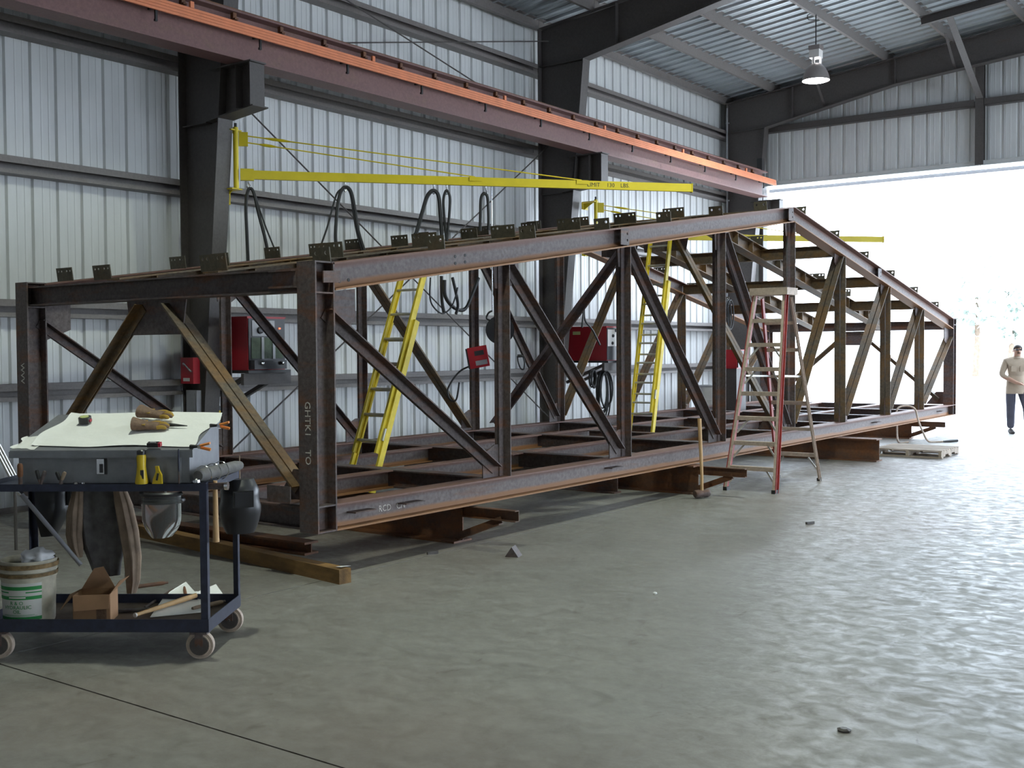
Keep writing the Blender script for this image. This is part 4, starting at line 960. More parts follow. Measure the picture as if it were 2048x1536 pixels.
# gloves: two gauntlets, cuff openings to the left
def glove(c, ang, label, lift, parent_seed):
    rnd = random.Random(parent_seed); d = cu*math.cos(ang)+LV*math.sin(ang); s_ = LN.cross(d); c = Vector(c)+LN*lift
    t = thing('work_glove', tuple(c), label, 'glove', 'leather work gloves on the paper')
    prof = [(-.095, .062, .038), (-.05, .050, .030), (-.01, .042, .022), (.03, .046, .020), (.055, .044, .017)]
    m_ = MB(); N = 16
    for x, a, b in prof:
        for k in range(N): q = 2*math.pi*k/N; m_.v.append(c+d*x+s_*(a*math.cos(q))+LN*(b+b*math.sin(q)))
    for i in range(len(prof)-1):
        for k in range(N): m_.f.append((i*N+k, i*N+(k+1) % N, (i+1)*N+(k+1) % N, (i+1)*N+k))
    m_.f.append(tuple((len(prof)-1)*N+k for k in range(N)))
    n0 = len(m_.v)
    for x, a, b in ((-.095, .057, .033), (-.04, .042, .023)):
        for k in range(N): q = 2*math.pi*k/N; m_.v.append(c+d*x+s_*(a*math.cos(q))+LN*(b*1.12+b*math.sin(q)))
    for k in range(N): m_.f += [(k, n0+k, n0+(k+1) % N, (k+1) % N), (n0+k, n0+N+k, n0+N+(k+1) % N, n0+(k+1) % N)]
    m_.f.append(tuple(n0+N+k for k in range(N)))
    obj('cuff', m_, 'leather', t, True)
    for k, (o_, l) in enumerate(((-.033, .055), (-.011, .066), (.012, .062), (.033, .048))):
        a = c+d*.05+s_*o_+LN*.017; obj('finger', MB().tube(spline([a, a+d*l*.5+LN*.004, a+d*l-LN*.006], 3), [.0125, .0125, .0125, .012, .0115, .010, .006], 8), 'leather_yellow' if k != 1 else 'leather', t, True)
    a = c+d*-.01+s_*.040+LN*.016; obj('thumb', MB().tube(spline([a, a+d*.03+s_*.022, a+d*.062+s_*.030], 3), [.015, .015, .0145, .014, .013, .011, .007], 8), 'leather_yellow', t, True)
    obj('strap', MB().bar(c+d*-.028-s_*.040+LN*.040, c+d*-.028+s_*.040+LN*.040, .022, .006, up=tuple(LN)), 'leather_yellow', t)
    return t
g1 = lid_px(300, 858); g2 = lid_px(306, 846)
glove(g1, .10, 'brown leather work glove lying flat on the white paper', 0, 1)
glove(g2+LV*.05, -.12, 'brown leather work glove resting on the other glove with open cuff', .018, 2)
c = lid_px(340, 853)
t = thing('pliers', tuple(c), 'dark pointed pliers lying beside the gloves', 'pliers')
d = (cu*.97-LV*.12).normalized(); sd = LN.cross(d)
obj('handle', MB().tube([c-d*.06+LN*.010, c+LN*.010], [.010, .008], 6), 'canvas_grey', t); obj('handle', MB().tube([c-d*.055+sd*.016+LN*.010, c+LN*.010], [.010, .008], 6), 'canvas_grey', t)
obj('jaws', MB().tube([c+LN*.010, c+d*.03+LN*.010, c+d*.11+LN*.008], [.012, .010, .003], 6), 'black_paint', t)
def spring_clamp(c, d, label):
    c, d = Vector(c), d.normalized(); s_ = LN
    t = thing('spring_clamp', tuple(c), label, 'clamp', 'spring clamps on the edge of the sheet')
    for k in (-1, 1):
        obj('jaw', MB().bar(c, c-d*.055+s_*k*.006, .020, .006, up=tuple(s_)), 'black_paint', t); obj('grip', MB().bar(c+d*.004+s_*k*.005, c+d*.062+s_*k*.020, .022, .010, up=tuple(s_)), 'clamp_orange', t)
    obj('spring', MB().tube([c-LV*.012, c+LV*.012], .010, 10), 'chrome', t)
spring_clamp(lid_px(438, 851, .02)+LN*.0, cu, 'spring clamp with orange grips at the upper corner of the sheet')
spring_clamp(kpx(399, 893, TV0-.01), cu, 'spring clamp with orange grips at the front corner of the toolbox')
# tools standing along the front of the toolbox
def front(x, y): return kpx(x, y, .012)
p = front(286, 966); u_, v_, z_ = cuv(p)
t = thing('spray_bottle', tuple(K(u_, .016, 1.006)), 'yellow plastic bottle with black cap against the toolbox front', 'bottle')
b0 = K(u_, -.008, 1.006)
obj('body', MB().lathe(b0, [(.034, 0), (.036, .01), (.030, .05), (.024, .10), (.026, .15), (.023, .165)], n=18), 'plastic_yellow', t, True); obj('cap', MB().lathe(b0+cz*.165, [(.025, 0), (.025, .022), (.018, .028)], n=16), 'plastic_black', t, True); obj('label', MB().box(b0+cu*.012-cv*.026+cz*.055, (.018, .006, .05), CX), 'plastic_black', t)
p = front(318, 966); u_, v_, z_ = cuv(p); b0 = K(u_, -.012, 1.006)
t = thing('quick_clamp', tuple(b0), 'small yellow squeeze clamp standing beside the yellow bottle', 'clamp')
obj('body', MB().plate([b0+cu*x+cz*z for x, z in ((-.028, 0), (.028, 0), (.026, .05), (.012, .078), (.008, .10), (-.010, .10), (-.006, .07), (-.022, .03))], tuple(cv*.018)), 'plastic_yellow', t)
obj('trigger', MB().bar(b0+cz*.02-cv*.011, b0+cz*.06-cv*.011+cu*.008, .010, .006, up=tuple(cv)), 'black_paint', t)
HD = (('chisel', 40, 927, 0, .016, 'rusty', 'broad rust-brown chisel standing at the left end of the tool rack'), ('file', 73, 940, -.02, .011, 'black_paint', 'black handled file leaning left in the tool rack'), ('file', 90, 942, .025, .011, 'truss_steel', 'grey file crossing the black handled file'),
      ('punch', 113, 944, -.03, .011, 'black_paint', 'black punch leaning left beside the crossed files'), ('punch', 130, 944, .03, .011, 'canvas_brown', 'brown punch leaning right next to the toolbox latch'), ('marker', 357, 898, 0, .005, 'cart_blue', 'thin blue marker rod upright at the toolbox corner'))
for nm, x, y, ln, r, mt, lb in HD:
    top = kpx(x, y, -.012); base = V3(top.x, top.y, 0)+cu*(-ln)+cz*1.006
    t = thing(nm, tuple(base), lb, nm, 'hand tools standing in front of the toolbox'); mid = base.lerp(top, .35)
    obj('shaft', MB().tube([base, mid], r*.7, 8), 'truss_steel', t); obj('handle', MB().tube([mid, base.lerp(top, .45), base.lerp(top, .9), top], [r*.8, r, r, r*.7], 10), mt, t, True)
for x, s_, lb in ((152, .014, 'shiny nut on the front rail of the cart'), (167, .009, 'small shiny washer on the front rail of the cart')):
    c = kpx(x, 971, .006); one('nut', MB().lathe(V3(c.x, c.y, 1.004), [(s_, 0), (s_, s_*.8)], n=6), 'chrome', (c.x, c.y, 1.004), lb, 'nut')
# rolled cloth tied with wire at the right end of the upper shelf
a, b = kpx(396, 966, .02), kpx(480, 950, W1*.85)
a = V3(a.x, a.y, 1.045); b = V3(b.x, b.y, 1.05)
t = thing('rolled_cloth', tuple(a.lerp(b, .5)-cz*.04), 'grey rolled cloth tied with wire on the cart end', 'cloth roll')
obj('roll', MB().tube([a, a.lerp(b, .1), a.lerp(b, .5), a.lerp(b, .9), b], [.030, .038, .036, .034, .026], 12), 'canvas_grey', t, True)
for q in (.12, .34, .52): obj('wire_tie', MB().tube([a.lerp(b, q)+((b-a).normalized().orthogonal()*math.cos(w)+(b-a).normalized().cross((b-a).normalized().orthogonal())*math.sin(w))*.039 for w in [k*.5236 for k in range(12)]], .003, 5, closed=True), 'chrome', t, True)
c = kpx(393, 963, -.004); one('foil_ball', MB().lathe(V3(c.x, c.y, 1.0045), [(.010, 0), (.022, .008), (.020, .022), (.008, .030)], tuple(cz), 9), 'chrome', (c.x, c.y, 1.0045), 'crumpled shiny foil at the corner of the cart shelf', 'foil')
# claw hammer hanging on the cart end
c = kpx(427, 978, .05); c = V3(c.x, c.y, .985)+cu*.01
t = thing('claw_hammer', tuple(c), 'hammer with pale wooden handle hanging at the cart corner', 'hammer')
obj('handle', MB().tube([c+cz*.03, c-cz*.05, c-cz*.16, c-cz*.32], [.012, .014, .015, .019], 10), 'wood_handle', t, True)
obj('head', MB().bar(c-cu*.055+cz*.0, c+cu*.055+cz*.0, .036, .036, up=(0, 0, 1)), 'truss_steel', t); obj('face', MB().lathe(c+cu*.055, [(.022, 0), (.024, .01), (.024, .02)], tuple(cu), 12), 'chrome', t, True); obj('cart_hook', MB().box(c-cu*.03+cz*.015-cv*.0, (.06, .012, .02), CX), 'cart_blue', t)
# face shield hanging under the upper shelf
c = kpx(325, 1000, .05); c = V3(c.x, c.y, .90)
t = thing('face_shield', tuple(c), 'clear face shield with black headgear hanging under the cart shelf', 'face shield')
m_ = MB(); N = 20
for j in range(9):
    z = .05-.025*j*1.25; f = j/8
    for i in range(N+1):
        a = math.radians(-80+160*i/N); w = .115*(1 if f < .55 else math.cos((f-.55)/.45*1.25)**.6)
        m_.v.append(c+cu*(w*math.sin(a))-cv*(.10*math.cos(a))+cz*(z))
for j in range(8):
    for i in range(N): m_.f.append((j*(N+1)+i, j*(N+1)+i+1, (j+1)*(N+1)+i+1, (j+1)*(N+1)+i))
obj('visor', m_, 'clear_plastic', t, True)
obj('headband', MB().tube([c+cu*.105*math.cos(a)+cv*(.03+.10*math.sin(a))+cz*.0 for a in [k*math.pi/10 for k in range(20)]], [.014]*20, 6, closed=True), 'plastic_black', t, True)
obj('brow_guard', MB().tube([c+cu*.115*math.sin(a)-cv*.10*math.cos(a)+cz*.045 for a in [math.radians(-80+16*k) for k in range(11)]], .014, 6), 'plastic_black', t, True)
obj('hanging_cord', MB().tube([c+cu*.02+cz*.05, c+cu*.02-cv*.02+cz*.075], .006, 6), 'paper', t)
def helmet(c, fw, s_, label):
    """welding helmet shell hanging from its headgear; fw = direction the window faces"""
    c = Vector(c); fw = Vector(fw).normalized(); rt_ = fw.cross(cz)
    t = thing('welding_helmet', tuple(c), label, 'welding helmet', 'black welding helmets hanging on the cart')
    m_ = MB(); NA, NJ = 20, 10
    for j in range(NJ+1):
        f = j/NJ; z = s_*(.16-.33*f); w = s_*(.115 if f < .5 else .115*math.cos((f-.5)*2*1.15)**.5+.01); dp = s_*(.13 if f < .6 else .13-.07*(f-.6)/.4)
        if f < .2: w *= .72+1.4*f; dp *= .6+2*f
        for i in range(NA+1):
            a = math.radians(-110+220*i/NA); m_.v.append(c+rt_*(w*math.sin(a))+fw*(dp*math.cos(a))+cz*z)
    for j in range(NJ):
        for i in range(NA): m_.f.append((j*(NA+1)+i, j*(NA+1)+i+1, (j+1)*(NA+1)+i+1, (j+1)*(NA+1)+i))
    m_.f.append(tuple(range(NA+1)))
    obj('shell', m_, 'plastic_black', t, True)
    obj('window_frame', MB().box(c+fw*s_*.128+cz*s_*.05, (s_*.12, .02, s_*.10), (rt_, fw, cz)), 'black_paint', t); obj('window', MB().box(c+fw*s_*.140+cz*s_*.05, (s_*.10, .006, s_*.08), (rt_, fw, cz)), 'plastic_black', t)
    obj('headgear', MB().tube([c+rt_*s_*.10*math.cos(a)-fw*s_*(.02-.06*math.sin(a))+cz*s_*.10 for a in [k*math.pi/8 for k in range(16)]], .010, 6, closed=True), 'canvas_grey', t, True)
    obj('hanger', MB().tube([c+cz*s_*.155, c+cz*s_*.30], .004, 5), 'canvas_brown', t)
    return t
c = kpx(480, 1000, .60); helmet((c.x, c.y, .80), -cv*.9+cu*.4, 1.02, 'black welding helmet hanging off the right rear corner of the cart')
c = kpx(92, 1018, .62); helmet((c.x, c.y, .80), cv*.3+cu*.9, 1.10, 'black welding helmet hanging at the back of the cart above the bucket')
# canvas jacket hanging from the rear rail
c0 = kpx(208, 985, .52); cw = cuv(c0)[0]
t = thing('work_jacket', tuple(K(cw, .52, .96)), 'grey and brown canvas work jacket hanging from the cart above the cardboard box', 'jacket')
def drape(cu0, prof, material, nm, ph, vc=.52):
    m_ = MB(); N = 40
    for z, w, dp, sh in prof:
        for k in range(N):
            q = 2*math.pi*k/N; fold = 1+.16*math.sin(6*q+ph+z*3)+.10*math.sin(11*q+ph*2)
            m_.v.append(K(cu0+sh+w*math.cos(q)*(.9+.1*fold), vc+dp*math.sin(q)*fold, z))
    for i in range(len(prof)-1):
        for k in range(N): m_.f.append((i*N+k, i*N+(k+1) % N, (i+1)*N+(k+1) % N, (i+1)*N+k))
    m_.f += [tuple(range(N)), tuple((len(prof)-1)*N+k for k in range(N))[::-1]]
    obj(nm, m_, material, t, True)
drape(cw-.03, [(.96, .09, .03, 0), (.88, .13, .045, 0), (.72, .15, .05, .01), (.58, .14, .05, .02), (.46, .10, .045, .03), (.38, .08, .04, .04)], 'canvas_grey', 'body', .4)
drape(cw+.11, [(.95, .035, .025, 0), (.82, .055, .035, .03), (.66, .06, .04, .06), (.50, .055, .04, .08), (.36, .045, .035, .08), (.28, .03, .025, .07)], 'canvas_brown', 'sleeve', 1.7, .47)
drape(cw-.14, [(.92, .03, .02, 0), (.78, .05, .03, -.02), (.64, .05, .03, -.03), (.56, .045, .03, -.02), (.50, .02, .02, 0)], 'canvas_brown', 'lapel', 2.6, .47)
# leaning tube behind the bucket
a = kpx(38, 983, .35); b = kpx(162, 1130, .40)
t = thing('steel_tube', tuple(b), 'grey steel tube leaning diagonally under the cart shelf behind the bucket', 'tube'); obj('tube', MB().tube([a, b], .014, 10), 'panel_grey', t, True); obj('end_cap', MB().tube([a, a.lerp(b, .04)], .017, 10), 'chrome', t, True)
# bucket
bc = kpx(52, 1200, .20); bu = cuv(bc)[0]+.02; bz = .179; br_ = .150
c = K(bu, .20, bz)
t = thing('oil_bucket', tuple(c), 'white plastic hydraulic oil bucket with green label bands on the cart', 'bucket')
RT = [(br_*.93, 0), (br_*.95, .012), (br_*1.0, .25), (br_*1.04, .262), (br_*1.04, .270), (br_*1.01, .274), (br_*1.02, .295), (br_*1.055, .30), (br_*1.055, .312), (br_*1.03, .318), (br_*1.04, .350), (br_*1.06, .356), (br_*1.06, .366), (br_*.99, .366), (br_*.97, .30), (br_*.90, .02)]
obj('pail', MB().lathe(c, RT, n=40, cap=(True, True)), 'bucket_white', t, True)
def wrap(a0, a1, z0, z1, mt, nm, off=.002, n=16):
    m_ = MB(); view = math.atan2(-1, 0)
    for k in range(n+1):
        a = math.radians(a0+(a1-a0)*k/n)
        for z in (z0, z1):
            r = br_*(.95+.05*(z-.012)/.238)+off; m_.v.append(c+cu*(r*math.sin(a))-cv*(r*math.cos(a))+cz*z)
    for k in range(n): m_.f.append((2*k, 2*k+2, 2*k+3, 2*k+1))
    return obj(nm, m_, mt, t, True)
wrap(-54, 52, .022, .244, 'label_white', 'label', .0015)
for z0, z1 in ((.205, .226), (.188, .195), (.150, .170), (.030, .050)): wrap(-54, 52, z0, z1, 'label_green', 'label_band', .0026)
for z0, z1, mt, o_ in ((.158, .200, 'label_white', .0032), (.168, .172, 'label_green', .004)): wrap(-20, 18, z0, z1, mt, 'label_crest', o_, 10)
wrap(-180, 180, .275, .296, 'bucket_grime', 'grime_band', .010, 40); wrap(-180, 180, .322, .349, 'bucket_grime', 'grime_band', .0135, 40)
def wrap_text(txt, size, z):
    mb = text_mb(txt, size, depth=.0003); out = []
    for v in mb.v:
        r = br_*(.95+.05*(z+v.y)/.238)+.0035+v.z; a = v.x/r+math.radians(-2); out.append(c+cu*(r*math.sin(a))-cv*(r*math.cos(a))+cz*(z+v.y))
    mb.v = out; obj('lettering', mb, 'label_green', t)
for x_, s_, z_ in (('R & O', .030, .130), ('HYDRAULIC', .030, .105), ('OIL', .030, .080)): wrap_text(x_, s_, z_)
wrap(-36, 36, .0605, .0625, 'label_green', 'small_print', .003, 10); wrap(-42, 42, .0545, .0562, 'label_green', 'small_print', .003, 10)
m_ = MB()
bag = bmesh.new(); bmesh.ops.create_icosphere(bag, subdivisions=3, radius=1); rnd = random.Random(4)
for v in bag.verts:
    n_ = v.co.normalized(); f = 1+.16*math.sin(7*n_.x+3*n_.y)+.13*math.sin(9*n_.z+5*n_.x)+.08*math.sin(15*n_.y)
    q = n_*f; v.co = K(bu+.055+q.x*.088, .18+q.y*.085, bz+.375+q.z*.050)
me_ = bpy.data.meshes.new('plastic_bag'); bag.to_mesh(me_); bag.free()
me_.materials.append(MATS['plastic_bag']); o_ = bpy.data.objects.new('plastic_bag', me_); COL.objects.link(o_); og = K(bu+.055, .18, bz+.33)
for v in me_.vertices: v.co = v.co-og
o_.location = og; tag(o_, 'crumpled white plastic bag stuffed in the oil bucket', 'bag')
for p_ in me_.polygons: p_.use_smooth = True
# cardboard box with open flaps
bx = cuv(kpx(192, 1200, .22))[0]; h = .165; w, d_ = .205, .185; c = K(bx, .215, .179); an = math.radians(8)
e1 = cu*math.cos(an)+cv*math.sin(an); e2 = -cu*math.sin(an)+cv*math.cos(an)
t = thing('cardboard_box', tuple(c), 'brown cardboard box with open flaps on the lower cart shelf', 'box')
def Q(x, y, z): return c+e1*x+e2*y+cz*z
for a, b in (((-w/2, -d_/2), (w/2, -d_/2)), ((w/2, -d_/2), (w/2, d_/2)), ((w/2, d_/2), (-w/2, d_/2)), ((-w/2, d_/2), (-w/2, -d_/2))):
    dr = (Q(*b, 0)-Q(*a, 0)).normalized(); n_ = dr.cross(cz); obj('wall', MB().plate([Q(*a, 0), Q(*b, 0), Q(*b, h), Q(*a, h)], tuple(n_*.005)), 'cardboard', t)
obj('bottom', MB().plate([Q(-w/2, -d_/2, .003), Q(w/2, -d_/2, .003), Q(w/2, d_/2, .003), Q(-w/2, d_/2, .003)], (0, 0, .005)), 'cardboard', t)
obj('flap', MB().plate([Q(-w/2, -d_/2-.004, h), Q(w/2, -d_/2-.004, h), Q(w/2+.004, -d_/2-.035, h-.075), Q(-w/2+.012, -d_/2-.035, h-.085)], tuple(e2*.004)), 'cardboard', t)
obj('flap', MB().plate([Q(-w/2, -d_/2, h), Q(-w/2, d_/2, h), Q(-w/2-.065, d_/2-.01, h-.03), Q(-w/2-.075, -d_/2+.01, h-.085)], tuple(e1*.004)), 'cardboard', t)
obj('flap', MB().plate([Q(-w/2, d_/2, h), Q(w/2-.01, d_/2, h), Q(w/2-.09, d_/2+.05, h+.12), Q(-w/2+.06, d_/2+.05, h+.11)], tuple(e2*.004)), 'cardboard', t)
obj('flap', MB().plate([Q(w/2, -d_/2+.005, h), Q(w/2, d_/2, h), Q(w/2+.07, d_/2, h+.07), Q(w/2+.055, -d_/2+.02, h+.075)], tuple(e1*.004)), 'cardboard', t)
obj('printed_mark', MB().plate([Q(w/2-.075, -d_/2-.0032, .02), Q(w/2-.018, -d_/2-.0032, .02), Q(w/2-.018, -d_/2-.0032, .08), Q(w/2-.075, -d_/2-.0032, .08)], tuple(e2*.001)), 'leather', t)
# clutter on the lower shelf
Zs = .1795
def shelf_px(x, y): return on_plane(x, y, K(0, 0, Zs), cz)
c = shelf_px(262, 1163); t = thing('lens_cup', (c.x, c.y, Zs), 'small round glass-fronted gauge beside the cardboard box', 'gauge')
obj('ring', MB().lathe(c+cz*.045, [(.040, 0), (.042, .008), (.042, .03), (.036, .034)], tuple(-cv*.9+cu*.3), 22), 'chrome', t, True); obj('glass', MB().lathe(c+cz*.045+(-cv*.9+cu*.3).normalized()*.030, [(.035, 0), (.03, .004)], tuple(-cv*.9+cu*.3), 20), 'cart_blue', t, True); obj('stand', MB().box(c+cz*.004, (.05, .04, .008), CX), 'black_paint', t)
SH = [([(300, 1236), (415, 1225), (395, 1190), (330, 1198)], 'paper', 'white printed sheet lying on the lower cart shelf'), ([(322, 1205), (395, 1192), (372, 1172), (340, 1192)], 'paper', 'folded white paper propped behind the loose wooden handle'), ([(398, 1212), (446, 1192), (432, 1178), (392, 1195)], 'paper', 'white card near the right end of the lower shelf')]
for k, (q, mt, lb) in enumerate(SH):
    P = [shelf_px(*p)+cz*(.004+.004*k+(.02 if i > 1 else 0)) for i, p in enumerate(q)]
    one('paper_sheet', MB().plate(P, (0, 0, .002)), mt, tuple(P[0]-cz*.004), lb, 'paper', 'papers on the lower cart shelf')
a, b = shelf_px(272, 1240)+cz*.03, shelf_px(392, 1205)+cz*.045
t = thing('loose_handle', tuple(a.lerp(b, .5)-cz*.03), 'loose wooden hammer handle lying across the papers', 'handle'); obj('shaft', MB().tube([a, a.lerp(b, .3), a.lerp(b, .8), b], [.011, .013, .017, .015], 10), 'wood_handle', t, True); obj('ferrule', MB().tube([a-(b-a).normalized()*.01, a], .014, 10), 'ballast_white', t, True)
for (x0_, y0_, x1_, y1_, r, mt, nm, lb) in ((235, 1226, 300, 1222, .012, 'canvas_grey', 'torch', 'short grey torch lying at the cardboard box corner'), (290, 1218, 345, 1182, .009, 'truss_steel', 'pry_bar', 'dark pry bar under the papers'), (270, 1178, 330, 1170, .014, 'rusty', 'pipe_piece', 'rusty pipe piece at the back of the lower shelf'), (368, 1176, 372, 1205, .011, 'rusty', 'steel_strip', 'rust-red steel strip standing between the papers'), (385, 1222, 445, 1208, .014, 'canvas_brown', 'wood_block', 'brown wood block at the right end of the shelf')):
    a, b = shelf_px(x0_, y0_)+cz*r, shelf_px(x1_, y1_)+cz*r*(1 if nm != 'steel_strip' else 3)
    t = thing(nm, tuple(a.lerp(b, .5)-cz*r), lb, nm.replace('_', ' '), 'odd tools on the lower cart shelf'); obj('shaft', MB().tube([a, a.lerp(b, .1), a.lerp(b, .9), b], [r*.8, r, r, r*.7], 8), mt, t, True); obj('tip', MB().tube([b, b+(b-a).normalized()*.02], r*.6, 8), 'truss_steel', t, True)
# bright rods of a second cart just entering the picture
a, b = at(-14, 890, Z=.95), at(24, 962, Z=.62)
t = thing('chrome_rack', tuple(b), 'shiny metal rack corner at the edge beside the toolbox', 'rack')
dd = (b-a).normalized()
for k in range(3): obj('rod', MB().tube([a+cv*.05*k, b+cv*.05*k+cz*.0], .012, 8), 'chrome', t, True)
obj('foot_bar', MB().bar(b-cv*.02, b+cv*.13, .03, .02), 'chrome', t); obj('leg', MB().tube([b+cv*.05, V3((b+cv*.05).x, (b+cv*.05).y, 0)], .014, 8), 'frame_paint', t)

# ================================================================== THE MAN WALKING IN AT THE DOOR
def person():
    base = at(2021, 867, Z=0); bx, by = base.x, base.y
    fw = V3(.45, -.89, 0).normalized()              # he faces the camera, a little to his left
    lf = V3(-fw.y, fw.x, 0)                         # his left = picture right
    if lf.dot(CR) < 0: lf = -lf
    t = thing('person', (bx, by, 0), 'man in tan work shirt and dark trousers walking in at the open door', 'person')
    def B(l, f, z): return Vector((bx, by, 0)) + lf*(l+.10) + fw*f + cz*z
    H = 1.80
    verts = {}; order = []; edges_ = []; rad = []
    def j(n, p, r, par=None):
        verts[n] = len(order); order.append(p); rad.append(r)
        if par: edges_.append((verts[par], verts[n]))
    j('pelvis', B(0, 0, .98), (.165, .115)); j('waist', B(0, .01, 1.10), (.160, .115), 'pelvis'); j('chest', B(0, .02, 1.30), (.185, .130), 'waist'); j('upper', B(0, .01, 1.455), (.155, .10), 'chest'); j('neck', B(0, .025, 1.535), (.066, .066), 'upper'); j('headb', B(.01, .045, 1.595), (.074, .085), 'neck'); j('head', B(.012, .05, 1.665), (.082, .098), 'headb'); j('headt', B(.012, .04, 1.735), (.066, .078), 'head')
    # right arm (picture left): forearm crosses in front
    j('rsh', B(-.20, .01, 1.445), (.080, .075), 'upper'); j('rel', B(-.285, .02, 1.17), (.062, .062), 'rsh'); j('rwr', B(-.05, .25, 1.02), (.033, .030), 'rel'); j('rpalm', B(.01, .29, 1.00), (.040, .022), 'rwr')
    j('lsh', B(.20, .01, 1.445), (.080, .075), 'upper'); j('lel', B(.285, -.02, 1.17), (.062, .062), 'lsh'); j('lwr', B(.26, .14, .98), (.033, .030), 'lel'); j('lpalm', B(.25, .19, .93), (.040, .022), 'lwr')
    j('rhip', B(-.10, .0, .92), (.115, .115), 'pelvis'); j('rkn', B(-.105, .02, .50), (.088, .090), 'rhip'); j('ran', B(-.10, .0, .09), (.072, .074), 'rkn')
    j('lhip', B(.10, .0, .92), (.115, .115), 'pelvis'); j('lkn', B(.17, .16, .52), (.088, .090), 'lhip'); j('lan', B(.20, .10, .10), (.072, .074), 'lkn')
    for side, w in (('r', 'rpalm'), ('l', 'lpalm')):
        p = order[verts[w]]; q = order[verts[side+'wr']]; d = (p-q).normalized(); s_ = d.cross(cz).normalized()
        for k, (o_, l) in enumerate(((-.024, .055), (-.008, .066), (.008, .062), (.024, .050))):
            j('%sf%da' % (side, k), p+d*.045+s_*o_, (.0095, .0095), w); j('%sf%db' % (side, k), p+d*(.045+l*.5)+s_*o_*1.05-cz*.008, (.009, .009), '%sf%da' % (side, k)); j('%sf%dc' % (side, k), p+d*(.045+l*.85)+s_*o_*1.05-cz*.028, (.0075, .0075), '%sf%db' % (side, k))
        th = p+d*.0+cz*.02+s_*(-.03 if side == 'r' else .03)
        j(side+'t1', th, (.011, .011), w); j(side+'t2', th+d*.03+cz*.012, (.0095, .0095), side+'t1')
    me = bpy.data.meshes.new('body'); o0 = Vector((bx, by, 0)); me.from_pydata([p-o0 for p in order], edges_, []); me.update()
    o = bpy.data.objects.new('body', me); COL.objects.link(o)
    sk = o.modifiers.new('skin', 'SKIN'); sk.use_smooth_shade = True
    lay = me.skin_vertices[0].data
    for k, r in enumerate(rad): lay[k].radius = r; lay[k].use_root = (k == 0)
    ss = o.modifiers.new('sub', 'SUBSURF'); ss.levels = 2; ss.render_levels = 2
    bpy.context.view_layer.update(); dg = bpy.context.evaluated_depsgraph_get()
    m2 = bpy.data.meshes.new_from_object(o.evaluated_get(dg)); bpy.data.objects.remove(o, do_unlink=True)
    m2.name = 'body'
    m2.materials.clear()
    for n in ('skin', 'shirt_tan', 'trousers', 'shoe'): m2.materials.append(MATS[n])
    for p in m2.polygons:
        c = p.center+o0; z = c.z; l = (c-o0).dot(lf)-.10; f = (c-o0).dot(fw); p.use_smooth = True
        arm = abs(l) > .215 or f > .135
        if z > 1.55: mi = 0
        elif z > .80 and f > .155 and z < 1.14: mi = 0            # forearms and hands
        elif abs(l) > .2 and z < 1.13 and z > .8: mi = 0
        elif z > .90: mi = 1
        else: mi = 2
        p.material_index = mi
    o = bpy.data.objects.new('body', m2); COL.objects.link(o); o.parent = t; ORG[o] = o0
    # shirt skirt hanging over the belt
    m_ = MB(); N = 28
    for z, a, b in ((1.16, .178, .135), (1.02, .190, .145), (.90, .200, .155), (.80, .205, .158)):
        for k in range(N): q = 2*math.pi*k/N; m_.v.append(B(a*math.cos(q)*(1+.02*math.sin(5*q)), .01+b*math.sin(q), z))
    for i in range(3):
        for k in range(N): m_.f.append((i*N+k, i*N+(k+1) % N, (i+1)*N+(k+1) % N, (i+1)*N+k))
    obj('shirt_tail', m_, 'shirt_tan', t, True)
    obj('collar', MB().tube([B(.075*math.cos(q), .025+.072*math.sin(q), 1.505+.012*math.sin(q)) for q in [k*.3927 for k in range(16)]], .016, 6, closed=True), 'shirt_tan', t, True)
    for s_ in (-1, 1): obj('shirt_pocket', MB().box(B(s_*.085, .145, 1.30), (.10, .012, .11), (lf, fw, cz)), 'shirt_tan', t)
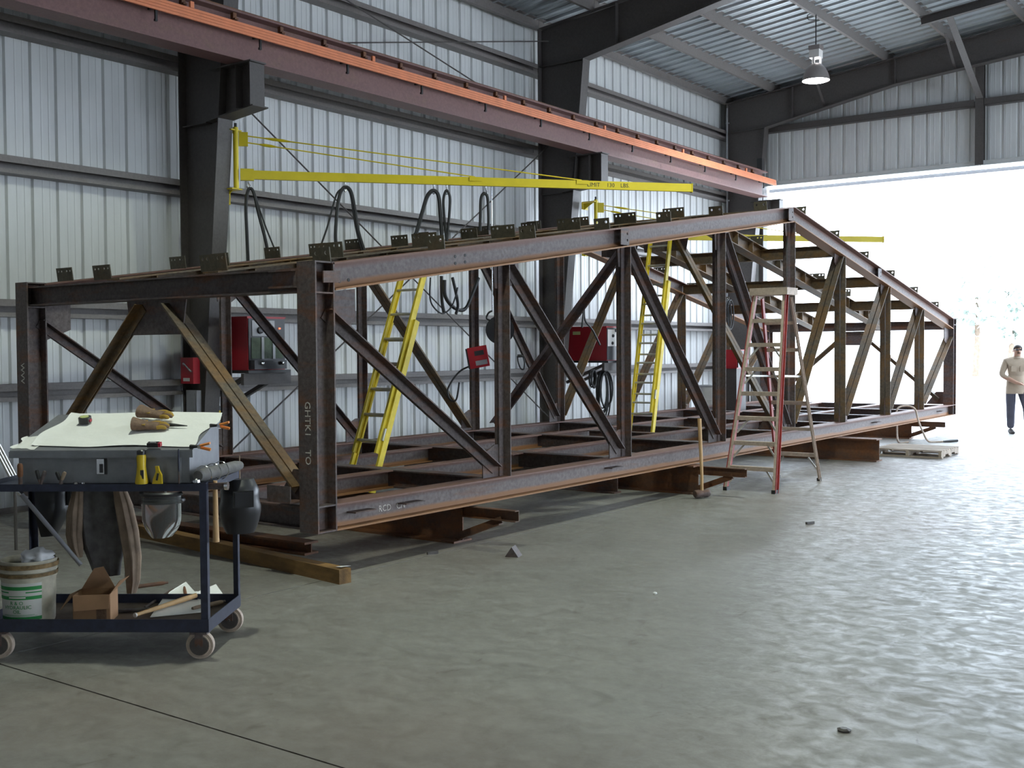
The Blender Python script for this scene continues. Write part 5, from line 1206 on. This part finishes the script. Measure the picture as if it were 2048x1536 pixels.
    for s_, q, z in ((-1, B(-.10, .03, .0), 0), (1, B(.205, .14, .0), 0)):
        m_ = MB()
        for k, (f_, w, h_) in enumerate(((-.10, .030, .07), (-.06, .044, .10), (.0, .046, .105), (.07, .048, .075), (.13, .047, .06), (.165, .030, .045))):
            for i in range(10):
                a = math.pi*2*i/10; m_.v.append(q+fw*f_+lf*(w*math.cos(a))+cz*(h_/2+h_/2*math.sin(a)))
        for k in range(5):
            for i in range(10): m_.f.append((k*10+i, k*10+(i+1) % 10, (k+1)*10+(i+1) % 10, (k+1)*10+i))
        m_.f += [tuple(range(10)), tuple(50+i for i in range(10))]
        obj('shoe', m_, 'shoe', t, True)
    hc = B(.012, .045, 1.675)
    m_ = MB(); N = 20
    for j_ in range(7):
        ph = math.radians(10+80*j_/6)
        for i in range(N):
            a = 2*math.pi*i/N; fx = math.sin(a); low = 0 if fx > .2 else -.05*(1-j_/6)
            m_.v.append(hc+lf*(.087*math.cos(ph)*math.cos(a))+fw*(.101*math.cos(ph)*fx-.006)+cz*(.03+.075*math.sin(ph)+low))
    for j_ in range(6):
        for i in range(N): m_.f.append((j_*N+i, j_*N+(i+1) % N, (j_+1)*N+(i+1) % N, (j_+1)*N+i))
    obj('hair', m_, 'hair', t, True)
    obj('nose', MB().tube([hc+fw*.088+cz*.0, hc+fw*.112-cz*.035, hc+fw*.092-cz*.045], [.008, .015, .010], 8), 'skin', t, True)
    for s_ in (-1, 1):
        obj('ear', MB().lathe(hc+lf*s_*.078-cz*.015-fw*.01, [(.006, 0), (.026, .004), (.022, .012), (.006, .016)], tuple(lf*s_), 12), 'skin', t, True)
        obj('sunglass_lens', MB().box(hc+lf*s_*.034+fw*.092+cz*.004, (.052, .010, .032), (lf, fw, cz)), 'plastic_black', t)
        obj('sunglass_arm', MB().bar(hc+lf*s_*.068+fw*.085+cz*.010, hc+lf*s_*.084-fw*.01+cz*.008, .005, .006), 'plastic_black', t)
    obj('moustache', MB().tube([hc+lf*-.03+fw*.086-cz*.062, hc+fw*.097-cz*.056, hc+lf*.03+fw*.086-cz*.062], [.006, .009, .006], 8), 'hair', t, True)
    obj('mouth', MB().tube([hc+lf*-.022+fw*.086-cz*.078, hc+fw*.093-cz*.077, hc+lf*.022+fw*.086-cz*.078], .005, 6), 'leather', t, True)
    return t
person()
